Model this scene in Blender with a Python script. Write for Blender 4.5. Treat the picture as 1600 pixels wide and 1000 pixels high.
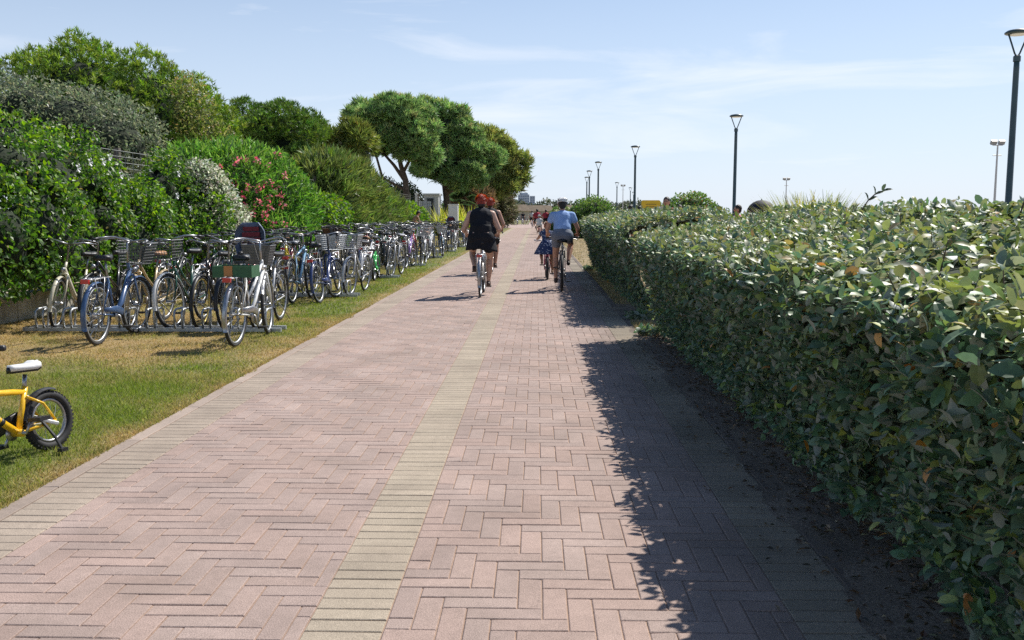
import bpy, bmesh, math, random
import numpy as np
from mathutils import Vector, Matrix

random.seed(7)
rng = np.random.default_rng(11)
R = math.radians
PI = math.pi
scene = bpy.context.scene
for o in list(bpy.data.objects):
    bpy.data.objects.remove(o)
COL = scene.collection

# ------------------------------------------------------------------ camera
cam_data = bpy.data.cameras.new('camera')
cam_data.lens = 32.6
cam_data.sensor_width = 36.0
cam_data.clip_end = 6000
cam_data.clip_start = 0.05
cam = bpy.data.objects.new('camera', cam_data)
COL.objects.link(cam)
cam.location = (0, 0, 1.4)
cam.rotation_euler = (R(90 - 6.49), 0, R(1.5))
scene.camera = cam

# ------------------------------------------------------------------ world and sun
SUN_EL, SUN_AZ = 49.5, 41.0            # azimuth from +Y towards +X
world = bpy.data.worlds.new('World')
scene.world = world
world.use_nodes = True
wn, wl = world.node_tree.nodes, world.node_tree.links
wn.clear()
w_out = wn.new('ShaderNodeOutputWorld')
w_bg = wn.new('ShaderNodeBackground')
w_bg.inputs['Strength'].default_value = 0.086
sky = wn.new('ShaderNodeTexSky')
sky.sky_type = 'NISHITA'
sky.sun_disc = False
sky.sun_elevation = R(SUN_EL)
sky.sun_rotation = R(SUN_AZ)
sky.altitude = 0
sky.air_density = 1.0
sky.dust_density = 0.35
sky.ozone_density = 4.0
w_tc = wn.new('ShaderNodeTexCoord')
w_map = wn.new('ShaderNodeMapping')
w_map.inputs['Scale'].default_value = (2.2, 2.2, 15.0)
w_map.inputs['Location'].default_value = (0.9, 2.3, 0.4)
w_noise = wn.new('ShaderNodeTexNoise')
w_noise.inputs['Scale'].default_value = 1.7
w_noise.inputs['Detail'].default_value = 9
w_noise.inputs['Roughness'].default_value = 0.58
w_noise.inputs['Distortion'].default_value = 0.6
w_ramp = wn.new('ShaderNodeValToRGB')
w_ramp.color_ramp.elements[0].position = 0.66
w_ramp.color_ramp.elements[0].color = (0, 0, 0, 1)
w_ramp.color_ramp.elements[1].position = 0.88
w_ramp.color_ramp.elements[1].color = (0.45, 0.45, 0.45, 1)
w_mix = wn.new('ShaderNodeMixRGB')
w_mix.inputs['Color2'].default_value = (9.2, 9.4, 9.9, 1)
wl.new(w_tc.outputs['Generated'], w_map.inputs['Vector'])
wl.new(w_map.outputs['Vector'], w_noise.inputs['Vector'])
# thin clouds gather in a low band all round
w_b1 = wn.new('ShaderNodeMapRange'); w_b1.interpolation_type = 'SMOOTHSTEP'
w_b1.inputs['From Min'].default_value = 0.015; w_b1.inputs['From Max'].default_value = 0.09
w_b2 = wn.new('ShaderNodeMapRange'); w_b2.interpolation_type = 'SMOOTHSTEP'
w_b2.inputs['From Min'].default_value = 0.26; w_b2.inputs['From Max'].default_value = 0.13
w_bm = wn.new('ShaderNodeMath'); w_bm.operation = 'MULTIPLY'
w_ba = wn.new('ShaderNodeMath'); w_ba.operation = 'MULTIPLY_ADD'; w_ba.inputs[1].default_value = 0.20
w_sp = wn.new('ShaderNodeSeparateXYZ')
wl.new(w_tc.outputs['Generated'], w_sp.inputs['Vector'])
wl.new(w_sp.outputs['Z'], w_b1.inputs['Value']); wl.new(w_sp.outputs['Z'], w_b2.inputs['Value'])
wl.new(w_b1.outputs['Result'], w_bm.inputs[0]); wl.new(w_b2.outputs['Result'], w_bm.inputs[1])
wl.new(w_bm.outputs['Value'], w_ba.inputs[0]); wl.new(w_noise.outputs['Fac'], w_ba.inputs[2])
wl.new(w_ba.outputs['Value'], w_ramp.inputs['Fac'])
wl.new(w_ramp.outputs['Color'], w_mix.inputs['Fac'])
# pale summer haze that thickens evenly towards the horizon all round
w_sep = wn.new('ShaderNodeSeparateXYZ')
w_hz = wn.new('ShaderNodeMapRange')
w_hz.interpolation_type = 'SMOOTHSTEP'
w_hz.inputs['From Min'].default_value = 0.46
w_hz.inputs['From Max'].default_value = -0.05
w_hz.inputs['To Min'].default_value = 0.0
w_hz.inputs['To Max'].default_value = 0.80
w_hmix = wn.new('ShaderNodeMixRGB')
w_hmix.inputs['Color2'].default_value = (6.9, 7.8, 9.3, 1)
wl.new(w_tc.outputs['Generated'], w_sep.inputs['Vector'])
wl.new(w_sep.outputs['Z'], w_hz.inputs['Value'])
wl.new(w_hz.outputs['Result'], w_hmix.inputs['Fac'])
wl.new(sky.outputs['Color'], w_hmix.inputs['Color1'])
wl.new(w_hmix.outputs['Color'], w_mix.inputs['Color1'])
wl.new(w_mix.outputs['Color'], w_bg.inputs['Color'])
wl.new(w_bg.outputs['Background'], w_out.inputs['Surface'])

sun_data = bpy.data.lights.new('sun', 'SUN')
sun_data.energy = 4.8
sun_data.angle = R(0.53)
sun_data.color = (1.0, 0.955, 0.88)
sun = bpy.data.objects.new('sun', sun_data)
COL.objects.link(sun)
_el, _az = R(SUN_EL), R(SUN_AZ)
sun_dir = Vector((math.sin(_az) * math.cos(_el), math.cos(_az) * math.cos(_el), math.sin(_el)))
sun.rotation_euler = sun_dir.to_track_quat('Z', 'Y').to_euler()

scene.view_settings.view_transform = 'Standard'
scene.view_settings.look = 'None'
scene.view_settings.exposure = 0.40
scene.view_settings.gamma = 1.0
scene.view_settings.use_curve_mapping = False
scene.render.engine = 'CYCLES'
scene.cycles.use_denoising = False
scene.cycles.max_bounces = 6
scene.cycles.transparent_max_bounces = 6

# ------------------------------------------------------------------ materials
def _nt(name):
    m = bpy.data.materials.new(name)
    m.use_nodes = True
    nt = m.node_tree
    b = nt.nodes['Principled BSDF']
    return m, nt, b

def pmat(name, color, rough=0.5, metal=0.0, var=0.12, scale=18.0, bump=0.0, bscale=None, coat=0.0, spec=None):
    """principled paint/metal/cloth with a procedural noise that varies the colour a little"""
    m, nt, b = _nt(name)
    n, l = nt.nodes, nt.links
    tc = n.new('ShaderNodeTexCoord')
    no = n.new('ShaderNodeTexNoise')
    no.inputs['Scale'].default_value = scale
    no.inputs['Detail'].default_value = 5
    l.new(tc.outputs['Object'], no.inputs['Vector'])
    r = n.new('ShaderNodeValToRGB')
    c = Vector(color)
    lo, hi = c * (1 - var), c * (1 + var)
    r.color_ramp.elements[0].position = 0.3
    r.color_ramp.elements[1].position = 0.7
    r.color_ramp.elements[0].color = (*lo, 1)
    r.color_ramp.elements[1].color = (min(hi[0], 1), min(hi[1], 1), min(hi[2], 1), 1)
    l.new(no.outputs['Fac'], r.inputs['Fac'])
    l.new(r.outputs['Color'], b.inputs['Base Color'])
    b.inputs['Roughness'].default_value = rough
    b.inputs['Metallic'].default_value = metal
    if coat:
        b.inputs['Coat Weight'].default_value = coat
        b.inputs['Coat Roughness'].default_value = 0.086
    if spec is not None:
        b.inputs['Specular IOR Level'].default_value = spec
    if bump:
        bn = n.new('ShaderNodeTexNoise')
        bn.inputs['Scale'].default_value = bscale or scale * 4
        bn.inputs['Detail'].default_value = 6
        l.new(tc.outputs['Object'], bn.inputs['Vector'])
        bp = n.new('ShaderNodeBump')
        bp.inputs['Strength'].default_value = bump
        bp.inputs['Distance'].default_value = 0.02
        l.new(bn.outputs['Fac'], bp.inputs['Height'])
        l.new(bp.outputs['Normal'], b.inputs['Normal'])
    return m

def leafmat(name, rough=0.45, trans=0.3, back=None, spec=0.5, fine=60.0):
    """leaf: colour from the per-leaf attribute, thin translucency, optional paler underside"""
    m, nt, b = _nt(name)
    n, l = nt.nodes, nt.links
    at = n.new('ShaderNodeAttribute')
    at.attribute_name = 'col'
    tc = n.new('ShaderNodeTexCoord')
    no = n.new('ShaderNodeTexNoise')
    no.inputs['Scale'].default_value = fine
    no.inputs['Detail'].default_value = 3
    l.new(tc.outputs['Object'], no.inputs['Vector'])
    mr = n.new('ShaderNodeMapRange')
    mr.inputs['To Min'].default_value = 0.72
    mr.inputs['To Max'].default_value = 1.28
    l.new(no.outputs['Fac'], mr.inputs['Value'])
    mu = n.new('ShaderNodeMixRGB')
    mu.blend_type = 'MULTIPLY'
    mu.inputs['Fac'].default_value = 1
    l.new(at.outputs['Color'], mu.inputs['Color1'])
    l.new(mr.outputs['Result'], mu.inputs['Color2'])
    src = mu.outputs['Color']
    if back is not None:
        ge = n.new('ShaderNodeNewGeometry')
        mx = n.new('ShaderNodeMixRGB')
        mx.inputs['Color2'].default_value = (*back, 1)
        l.new(ge.outputs['Backfacing'], mx.inputs['Fac'])
        l.new(src, mx.inputs['Color1'])
        src = mx.outputs['Color']
    l.new(src, b.inputs['Base Color'])
    b.inputs['Roughness'].default_value = rough
    b.inputs['Specular IOR Level'].default_value = spec
    if trans > 0:
        tr = n.new('ShaderNodeBsdfTranslucent')
        hs = n.new('ShaderNodeHueSaturation')
        hs.inputs['Saturation'].default_value = 1.15
        hs.inputs['Value'].default_value = 1.5
        l.new(mu.outputs['Color'], hs.inputs['Color'])
        l.new(hs.outputs['Color'], tr.inputs['Color'])
        ms = n.new('ShaderNodeMixShader')
        ms.inputs['Fac'].default_value = trans
        l.new(b.outputs['BSDF'], ms.inputs[1])
        l.new(tr.outputs['BSDF'], ms.inputs[2])
        l.new(ms.outputs['Shader'], n['Material Output'].inputs['Surface'])
    return m

def attrmat(name, rough=0.9, speck=220.0, slo=0.7, shi=1.25, blot=2.0, blo=0.86, bhi=1.1, bump=0.35, spec=0.3, stain=None):
    """mineral surface: attribute colour x fine speckle x large blotches, fine relief, optional dark damp stains"""
    m, nt, b = _nt(name)
    n, l = nt.nodes, nt.links
    at = n.new('ShaderNodeAttribute')
    at.attribute_name = 'col'
    geo = n.new('ShaderNodeNewGeometry')
    src = at.outputs['Color']
    def mult(src, scale, lo, hi, det, fmin=0.3, fmax=0.7):
        no = n.new('ShaderNodeTexNoise')
        no.inputs['Scale'].default_value = scale
        no.inputs['Detail'].default_value = det
        l.new(geo.outputs['Position'], no.inputs['Vector'])
        mr = n.new('ShaderNodeMapRange')
        mr.inputs['From Min'].default_value = fmin
        mr.inputs['From Max'].default_value = fmax
        mr.inputs['To Min'].default_value = lo
        mr.inputs['To Max'].default_value = hi
        l.new(no.outputs['Fac'], mr.inputs['Value'])
        mu = n.new('ShaderNodeMixRGB')
        mu.blend_type = 'MULTIPLY'
        mu.inputs['Fac'].default_value = 1
        l.new(src, mu.inputs['Color1'])
        l.new(mr.outputs['Result'], mu.inputs['Color2'])
        return mu.outputs['Color'], no
    src, nf = mult(src, speck, slo, shi, 3)
    src, _ = mult(src, blot, blo, bhi, 4)
    src, _ = mult(src, 23.0, 0.93, 1.06, 3)
    if stain:
        no = n.new('ShaderNodeTexNoise')
        no.inputs['Scale'].default_value = 1.1
        no.inputs['Detail'].default_value = 9
        no.inputs['Roughness'].default_value = 0.65
        l.new(geo.outputs['Position'], no.inputs['Vector'])
        mr = n.new('ShaderNodeMapRange')
        mr.inputs['From Min'].default_value = 0.50
        mr.inputs['From Max'].default_value = 0.72
        mr.inputs['To Max'].default_value = 0.42
        l.new(no.outputs['Fac'], mr.inputs['Value'])
        mx = n.new('ShaderNodeMixRGB')
        mx.inputs['Color2'].default_value = (*stain, 1)
        l.new(mr.outputs['Result'], mx.inputs['Fac'])
        l.new(src, mx.inputs['Color1'])
        src = mx.outputs['Color']
    l.new(src, b.inputs['Base Color'])
    b.inputs['Roughness'].default_value = rough
    b.inputs['Specular IOR Level'].default_value = spec
    bp = n.new('ShaderNodeBump')
    bp.inputs['Strength'].default_value = bump
    bp.inputs['Distance'].default_value = 0.004
    l.new(nf.outputs['Fac'], bp.inputs['Height'])
    l.new(bp.outputs['Normal'], b.inputs['Normal'])
    return m

# ------------------------------------------------------------------ mesh helpers
def noise2(x, y, s=1.0, seed=0.0):
    x = np.asarray(x) * s + seed * 13.7
    y = np.asarray(y) * s - seed * 7.3
    v = (np.sin(x * 1.7 + 1.3 * np.sin(y * 1.1)) + np.sin(y * 2.3 + 1.7 * np.sin(x * 0.9 + 2.0)) +
         0.6 * np.sin(x * 4.1 + y * 3.3 + 1.0) + 0.5 * np.sin(x * 5.7 - y * 6.1) + 0.3 * np.sin(x * 11.3 + 2 * np.sin(y * 9.7)))
    return v / 3.4

def noise3(p, s=1.0, seed=0.0):
    x, y, z = p[:, 0] * s + seed, p[:, 1] * s + seed * 2.1, p[:, 2] * s - seed
    return (np.sin(x * 1.9 + 1.2 * np.sin(y * 1.3 + z)) + np.sin(y * 2.1 + 1.4 * np.sin(z * 1.7)) + np.sin(z * 2.3 + 1.3 * np.sin(x * 1.1)) +
            0.6 * np.sin(x * 4.7 + y * 3.9) + 0.6 * np.sin(z * 5.1 - y * 4.3)) / 4.2

def mesh_np(name, V, tris=None, quads=None, col=None, smooth=False):
    V = np.ascontiguousarray(V, dtype=np.float32)
    me = bpy.data.meshes.new(name)
    nt = 0 if tris is None else len(tris)
    nq = 0 if quads is None else len(quads)
    me.vertices.add(len(V))
    me.vertices.foreach_set('co', V.ravel())
    lv, tot = [], []
    if nt:
        lv.append(np.asarray(tris, dtype=np.int32).ravel())
        tot.append(np.full(nt, 3, np.int32))
    if nq:
        lv.append(np.asarray(quads, dtype=np.int32).ravel())
        tot.append(np.full(nq, 4, np.int32))
    lv = np.concatenate(lv)
    tot = np.concatenate(tot)
    start = np.concatenate([[0], np.cumsum(tot)[:-1]]).astype(np.int32)
    me.loops.add(len(lv))
    me.loops.foreach_set('vertex_index', lv)
    me.polygons.add(len(tot))
    me.polygons.foreach_set('loop_start', start)
    me.polygons.foreach_set('loop_total', tot)
    me.polygons.foreach_set('use_smooth', np.full(len(tot), smooth, dtype=bool))
    me.update(calc_edges=True)
    if col is not None:
        col = np.asarray(col, dtype=np.float32)
        if col.shape[1] == 3:
            col = np.concatenate([col, np.ones((len(col), 1), np.float32)], 1)
        a = me.attributes.new('col', 'FLOAT_COLOR', 'POINT')
        a.data.foreach_set('color', col.ravel())
    return me

def link(name, me, mat=None, parent=None, loc=None, rot=None):
    o = bpy.data.objects.new(name, me)
    COL.objects.link(o)
    if mat is not None and me is not None:
        if len(me.materials) == 0:
            me.materials.append(mat)
    if parent is not None:
        o.parent = parent
    if loc is not None:
        o.location = loc
    if rot is not None:
        o.rotation_euler = rot
    return o

def tag(o, label=None, cat=None, group=None, kind=None):
    if label: o['label'] = label
    if cat: o['category'] = cat
    if group: o['group'] = group
    if kind: o['kind'] = kind
    return o

def thing(name, label, cat, loc=(0, 0, 0), rz=0.0, group=None, rot=None):
    o = bpy.data.objects.new(name, None)
    o.empty_display_size = 0.2
    COL.objects.link(o)
    o.location = loc
    o.rotation_euler = rot if rot is not None else (0, 0, rz)
    return tag(o, label, cat, group)

class MB:
    """collects boxes, tubes, tori, lathes into one mesh"""
    def __init__(self):
        self.v, self.f = [], []
    def add(self, vs, fs):
        k = len(self.v)
        self.v.extend([tuple(p) for p in vs])
        self.f.extend([tuple(i + k for i in f) for f in fs])
        return self
    def box(self, c, s, rot=None, taper=1.0):
        hx, hy, hz = s[0] / 2, s[1] / 2, s[2] / 2
        vs = []
        for z in (-1, 1):
            t = taper if z > 0 else 1.0
            for x, y in ((-1, -1), (1, -1), (1, 1), (-1, 1)):
                vs.append(Vector((x * hx * t, y * hy * t, z * hz)))
        if rot is not None:
            M = rot if isinstance(rot, Matrix) else Matrix.Rotation(rot, 3, 'Z')
            vs = [M @ p for p in vs]
        vs = [p + Vector(c) for p in vs]
        return self.add(vs, [(3, 2, 1, 0), (4, 5, 6, 7), (0, 1, 5, 4), (1, 2, 6, 5), (2, 3, 7, 6), (3, 0, 4, 7)])
    def tube(self, pts, r, n=8, closed=False, caps=True, flat=1.0):
        pts = [Vector(p) for p in pts]
        m = len(pts)
        rr = r if isinstance(r, (list, tuple)) else [r] * m
        tang = []
        for i in range(m):
            if closed:
                t = pts[(i + 1) % m] - pts[i - 1]
            else:
                t = pts[min(i + 1, m - 1)] - pts[max(i - 1, 0)]
            tang.append(t.normalized())
        ref = Vector((0, 0, 1)) if abs(tang[0].z) < 0.9 else Vector((0, 1, 0))
        u = (ref - tang[0] * ref.dot(tang[0])).normalized()
        vs = []
        for i in range(m):
            u = (u - tang[i] * u.dot(tang[i])).normalized()
            w = tang[i].cross(u)
            for k in range(n):
                a = 2 * PI * k / n
                vs.append(pts[i] + (u * math.cos(a) * flat + w * math.sin(a)) * rr[i])
        fs = []
        for i in range(m if closed else m - 1):
            for k in range(n):
                a, b = i * n + k, i * n + (k + 1) % n
                c, d = ((i + 1) % m) * n + (k + 1) % n, ((i + 1) % m) * n + k
                fs.append((a, b, c, d))
        if caps and not closed:
            fs.append(tuple(range(n - 1, -1, -1)))
            fs.append(tuple(range((m - 1) * n, m * n)))
        return self.add(vs, fs)
    def ring_x(self, c, Rm, r, seg=28, n=8, w=None):
        """torus whose axis is X; w = half width along X"""
        w = w or r
        vs, fs = [], []
        for i in range(seg):
            a = 2 * PI * i / seg
            for k in range(n):
                b = 2 * PI * k / n
                rad = Rm + r * math.cos(b)
                vs.append((c[0] + w * math.sin(b), c[1] + rad * math.cos(a), c[2] + rad * math.sin(a)))
        for i in range(seg):
            for k in range(n):
                fs.append((i * n + k, i * n + (k + 1) % n, ((i + 1) % seg) * n + (k + 1) % n, ((i + 1) % seg) * n + k))
        return self.add(vs, fs)
    def lathe(self, c, prof, n=12, axis='Z'):
        vs, fs = [], []
        for (r, z) in prof:
            for k in range(n):
                a = 2 * PI * k / n
                p = (r * math.cos(a), r * math.sin(a), z)
                if axis == 'X': p = (p[2], p[0], p[1])
                if axis == 'Y': p = (p[0], p[2], p[1])
                vs.append((p[0] + c[0], p[1] + c[1], p[2] + c[2]))
        m = len(prof)
        for i in range(m - 1):
            for k in range(n):
                fs.append((i * n + k, i * n + (k + 1) % n, (i + 1) * n + (k + 1) % n, (i + 1) * n + k))
        fs.append(tuple(range(n - 1, -1, -1)))
        fs.append(tuple(range((m - 1) * n, m * n)))
        return self.add(vs, fs)
    def ell(self, c, r, n=12, m=8, rot=None):
        vs, fs = [], []
        for i in range(m + 1):
            t = PI * i / m
            for k in range(n):
                a = 2 * PI * k / n
                p = Vector((r[0] * math.sin(t) * math.cos(a), r[1] * math.sin(t) * math.sin(a), -r[2] * math.cos(t)))
                if rot is not None: p = rot @ p
                vs.append(p + Vector(c))
        for i in range(m):
            for k in range(n):
                fs.append((i * n + k, i * n + (k + 1) % n, (i + 1) * n + (k + 1) % n, (i + 1) * n + k))
        return self.add(vs, fs)
    def cap(self, A, B, ra, rb, n=12, flat=(1.0, 1.0)):
        """tapered capsule from A to B (closed)"""
        A, B = Vector(A), Vector(B)
        t = (B - A)
        L = max(t.length, 1e-5)
        t = t / L
        ref = Vector((1, 0, 0)) if abs(t.x) < 0.9 else Vector((0, 1, 0))
        u = (ref - t * ref.dot(t)).normalized()
        w = t.cross(u)
        prof = []
        for i in range(5):
            a = PI / 2 * i / 4
            prof.append((-ra * math.cos(a), max(ra * math.sin(a), 1e-4)))
        for i in range(5):
            a = PI / 2 * i / 4
            prof.append((L + rb * math.sin(a), max(rb * math.cos(a), 1e-4)))
        vs, fs = [], []
        for (h, r) in prof:
            for k in range(n):
                a = 2 * PI * k / n
                vs.append(A + t * h + u * (r * math.cos(a) * flat[0]) + w * (r * math.sin(a) * flat[1]))
        for i in range(len(prof) - 1):
            for k in range(n):
                fs.append((i * n + k, i * n + (k + 1) % n, (i + 1) * n + (k + 1) % n, (i + 1) * n + k))
        fs.append(tuple(range(n - 1, -1, -1)))
        fs.append(tuple(range((len(prof) - 1) * n, len(prof) * n)))
        return self.add(vs, fs)
    def mesh(self, name, smooth=False, angle=None):
        me = bpy.data.meshes.new(name)
        me.from_pydata(self.v, [], self.f)
        me.update()
        if smooth:
            me.polygons.foreach_set('use_smooth', np.ones(len(me.polygons), dtype=bool))
        return me
    def build(self, name, mat, parent=None, smooth=False, loc=None, rot=None):
        return link(name, self.mesh(name, smooth), mat, parent, loc, rot)

# leaf templates: u along the leaf, v across, w along its normal
HI_V = np.array([[0, 0, 0], [.17, -.34, .07], [.20, 0, .015], [.17, .34, .07], [.48, -.50, .085], [.50, 0, .02], [.48, .50, .085], [.80, -.33, .02], [.82, 0, -.03], [.80, .33, .02], [1, 0, -.13]])
HI_T = np.array([[0, 2, 3], [0, 1, 2], [7, 10, 8], [8, 10, 9]])
HI_Q = np.array([[1, 4, 5, 2], [2, 5, 6, 3], [4, 7, 8, 5], [5, 8, 9, 6]])
LO_V = np.array([[0, 0, 0], [.5, -.5, .1], [1, 0, -.06], [.5, .5, .1]])
LO_T = np.array([[0, 1, 2], [0, 2, 3]])
BL_V = np.array([[0, -.5, 0], [0, .5, 0], [1, 0, 0]])            # one blade
BL_T = np.array([[0, 1, 2]])

def unit(a):
    return a / np.maximum(np.linalg.norm(a, axis=1, keepdims=True), 1e-9)

def leaf_arrays(P, D, N, L, W, C, hi=False, tpl=None):
    D = unit(D)
    N = N - D * np.sum(N * D, 1, keepdims=True)
    N = unit(N)
    S = np.cross(N, D)
    if tpl == 'blade':
        TV, TT, TQ = BL_V, BL_T, None
    elif hi:
        TV, TT, TQ = HI_V, HI_T, HI_Q
    else:
        TV, TT, TQ = LO_V, LO_T, None
    n, k = len(P), len(TV)
    L = np.broadcast_to(L, n)[:, None, None]
    W = np.broadcast_to(W, n)[:, None, None]
    V = P[:, None, :] + L * TV[None, :, 0:1] * D[:, None, :] + W * TV[None, :, 1:2] * S[:, None, :] + L * TV[None, :, 2:3] * N[:, None, :]
    off = (np.arange(n) * k)[:, None, None]
    T = (TT[None] + off).reshape(-1, 3)
    Q = None if TQ is None else (TQ[None] + off).reshape(-1, 4)
    Cv = np.repeat(C, k, axis=0)
    return V.reshape(-1, 3), T, Q, Cv

def leaf_mesh(name, P, D, N, L, W, C, hi=False, tpl=None):
    V, T, Q, Cv = leaf_arrays(P, D, N, L, W, C, hi, tpl)
    return mesh_np(name, V, T, Q, Cv)

def palette(n, cols, weights, jitter=0.25):
    cols = np.array(cols, dtype=float)
    w = np.array(weights, dtype=float)
    idx = rng.choice(len(cols), n, p=w / w.sum())
    c = cols[idx] * (1 + jitter * (rng.random((n, 1)) * 2 - 1))
    return np.clip(c * (1 + 0.06 * rng.standard_normal((n, 3))), 0.004, 1)

def rand_dirs(n):
    return unit(rng.standard_normal((n, 3)))

# ------------------------------------------------------------------ shared materials
M = {}
M['brick'] = attrmat('brick_concrete', stain=(0.20, 0.155, 0.125), speck=210, slo=0.66, shi=1.30, bump=0.4)
M['kerb'] = attrmat('kerb_concrete', speck=150, slo=0.8, shi=1.15, bump=0.3)
M['soil'] = attrmat('soil', speck=90, slo=0.55, shi=1.35, blot=3.0, blo=0.7, bhi=1.25, bump=0.9)
M['lawn'] = attrmat('lawn_soil', speck=130, slo=0.5, shi=1.35, blot=2.2, blo=0.75, bhi=1.2, bump=1.0)
M['hedge_leaf'] = leafmat('hedge_leaf', rough=0.48, trans=0.24, back=(0.22, 0.265, 0.225), spec=0.5)
M['leaf'] = leafmat('broad_leaf', rough=0.45, trans=0.45)
M['needle'] = leafmat('pine_needle', rough=0.5, trans=0.40, fine=8)
M['grass'] = leafmat('grass_blade', rough=0.6, trans=0.35, fine=20, spec=0.25)
M['flower'] = leafmat('flower_petal', rough=0.6, trans=0.35, spec=0.2)
M['bark'] = pmat('bark', (0.10, 0.075, 0.058), 0.9, var=0.45, scale=9, bump=0.8)
M['twig'] = pmat('twig', (0.11, 0.07, 0.045), 0.85, var=0.3, scale=30)
M['core'] = pmat('painted_shade_core', (0.018, 0.028, 0.012), 0.95, var=0.6, scale=14, bump=1.0, bscale=30)  # near-black filler: the inner shade of foliage is put into the colour
M['rubber'] = pmat('tyre_rubber', (0.022, 0.022, 0.024), 0.75, var=0.25, scale=40)
M['steel'] = pmat('dull_steel', (0.40, 0.40, 0.41), 0.36, metal=0.85, var=0.15, scale=30)
M['galv'] = pmat('galvanised_steel', (0.46, 0.48, 0.50), 0.45, metal=0.65, var=0.25, scale=14)
M['black'] = pmat('black_plastic', (0.02, 0.02, 0.022), 0.45, var=0.25, scale=30)
M['grey'] = pmat('grey_plastic', (0.28, 0.29, 0.31), 0.45, var=0.15, scale=30)
M['red_lens'] = pmat('red_reflector', (0.55, 0.02, 0.02), 0.2, var=0.2, scale=60, coat=0.5)
M['orange_lens'] = pmat('orange_reflector', (0.85, 0.22, 0.03), 0.25, var=0.2, scale=60)
M['lamp_glass'] = pmat('lamp_lens', (0.75, 0.75, 0.72), 0.15, var=0.1, scale=60)
M['white_paint'] = pmat('white_wall_paint', (0.74, 0.74, 0.72), 0.7, var=0.06, scale=3, bump=0.15)

# ================================================================== SETTING
def grid_sheet(x0, x1, y0, y1, nx, ny, zfun, cfun):
    xs = np.linspace(x0, x1, nx)
    ys = np.linspace(y0, y1, ny)
    X, Y = np.meshgrid(xs, ys)
    X, Y = X.ravel(), Y.ravel()
    V = np.stack([X, Y, zfun(X, Y)], 1)
    i, j = np.meshgrid(np.arange(nx - 1), np.arange(ny - 1))
    a = (j * nx + i).ravel()
    Q = np.stack([a, a + 1, a + nx + 1, a + nx], 1)
    return V, Q, cfun(X, Y)

# ---- ground: one sandy sheet to the horizon
def c_sand(X, Y):
    base = np.tile(np.array([[0.40, 0.34, 0.25]]), (len(X), 1))
    return base * (1 + 0.08 * noise2(X, Y, 0.05)[:, None])
V, Q, C = grid_sheet(-3000, 3000, -200, 5000, 60, 60, lambda X, Y: np.full(len(X), -0.035), c_sand)
tag(link('ground', mesh_np('ground', V, None, Q, C), M['soil']), kind='structure')

# ---- path: mortar bed, bricks on top, plain paving far away
PX0, PX1 = -2.46, 1.17                  # cream borders end here, kerbs outside
FIELD_L = (-2.19, -0.785)
STRIP = (-0.785, -0.515)
FIELD_R = (-0.515, 0.90)
U = 0.09
def c_bed(X, Y):
    return np.tile(np.array([[0.36, 0.25, 0.185]]), (len(X), 1)) * (1 + 0.15 * noise2(X, Y, 3.0)[:, None])
V, Q, C = grid_sheet(-2.47, 1.18, 0.5, 47.0, 12, 120, lambda X, Y: np.full(len(X), -0.0055), c_bed)
path = tag(link('path', mesh_np('path', V, None, Q, C), M['kerb']), kind='structure')

RED = np.array([[0.358, 0.267, 0.229], [0.371, 0.273, 0.233], [0.346, 0.263, 0.229], [0.364, 0.279, 0.243]])
CREAM = np.array([[0.375, 0.312, 0.238], [0.388, 0.323, 0.248], [0.362, 0.303, 0.232]])
bricks = []                              # (x0, x1, y0, y1, is_cream)
def clip_add(x0, x1, y0, y1, lim, cream):
    a, b = max(x0, lim[0]), min(x1, lim[1])
    if b - a > 0.022:
        bricks.append((a, b, y0, y1, cream))
for lim in (FIELD_L, FIELD_R):
    for a in range(-260, 261):
        for b in range(-90, 91):
            i, j = a + 3 * b, -a + 3 * b
            for (bi, bj, w, h) in ((i, j, 3, 1), (i + 2, j + 1, 1, 3)):
                x0, y0 = lim[0] + bi * U, 1.2 + bj * U
                if y0 < 1.9 or y0 > 46.5 or x0 > lim[1] or x0 + w * U < lim[0]:
                    continue
                clip_add(x0, x0 + w * U, y0, y0 + h * U, lim, False)
for (sx0, sx1) in ((-2.46, -2.19), STRIP, (0.90, 1.17)):
    y = 1.9 + (0.03 if sx0 > 0 else 0)
    while y < 46.6:
        bricks.append((sx0, sx1, y, y + U, True))
        y += U
bricks = np.array(bricks, dtype=float)

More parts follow.
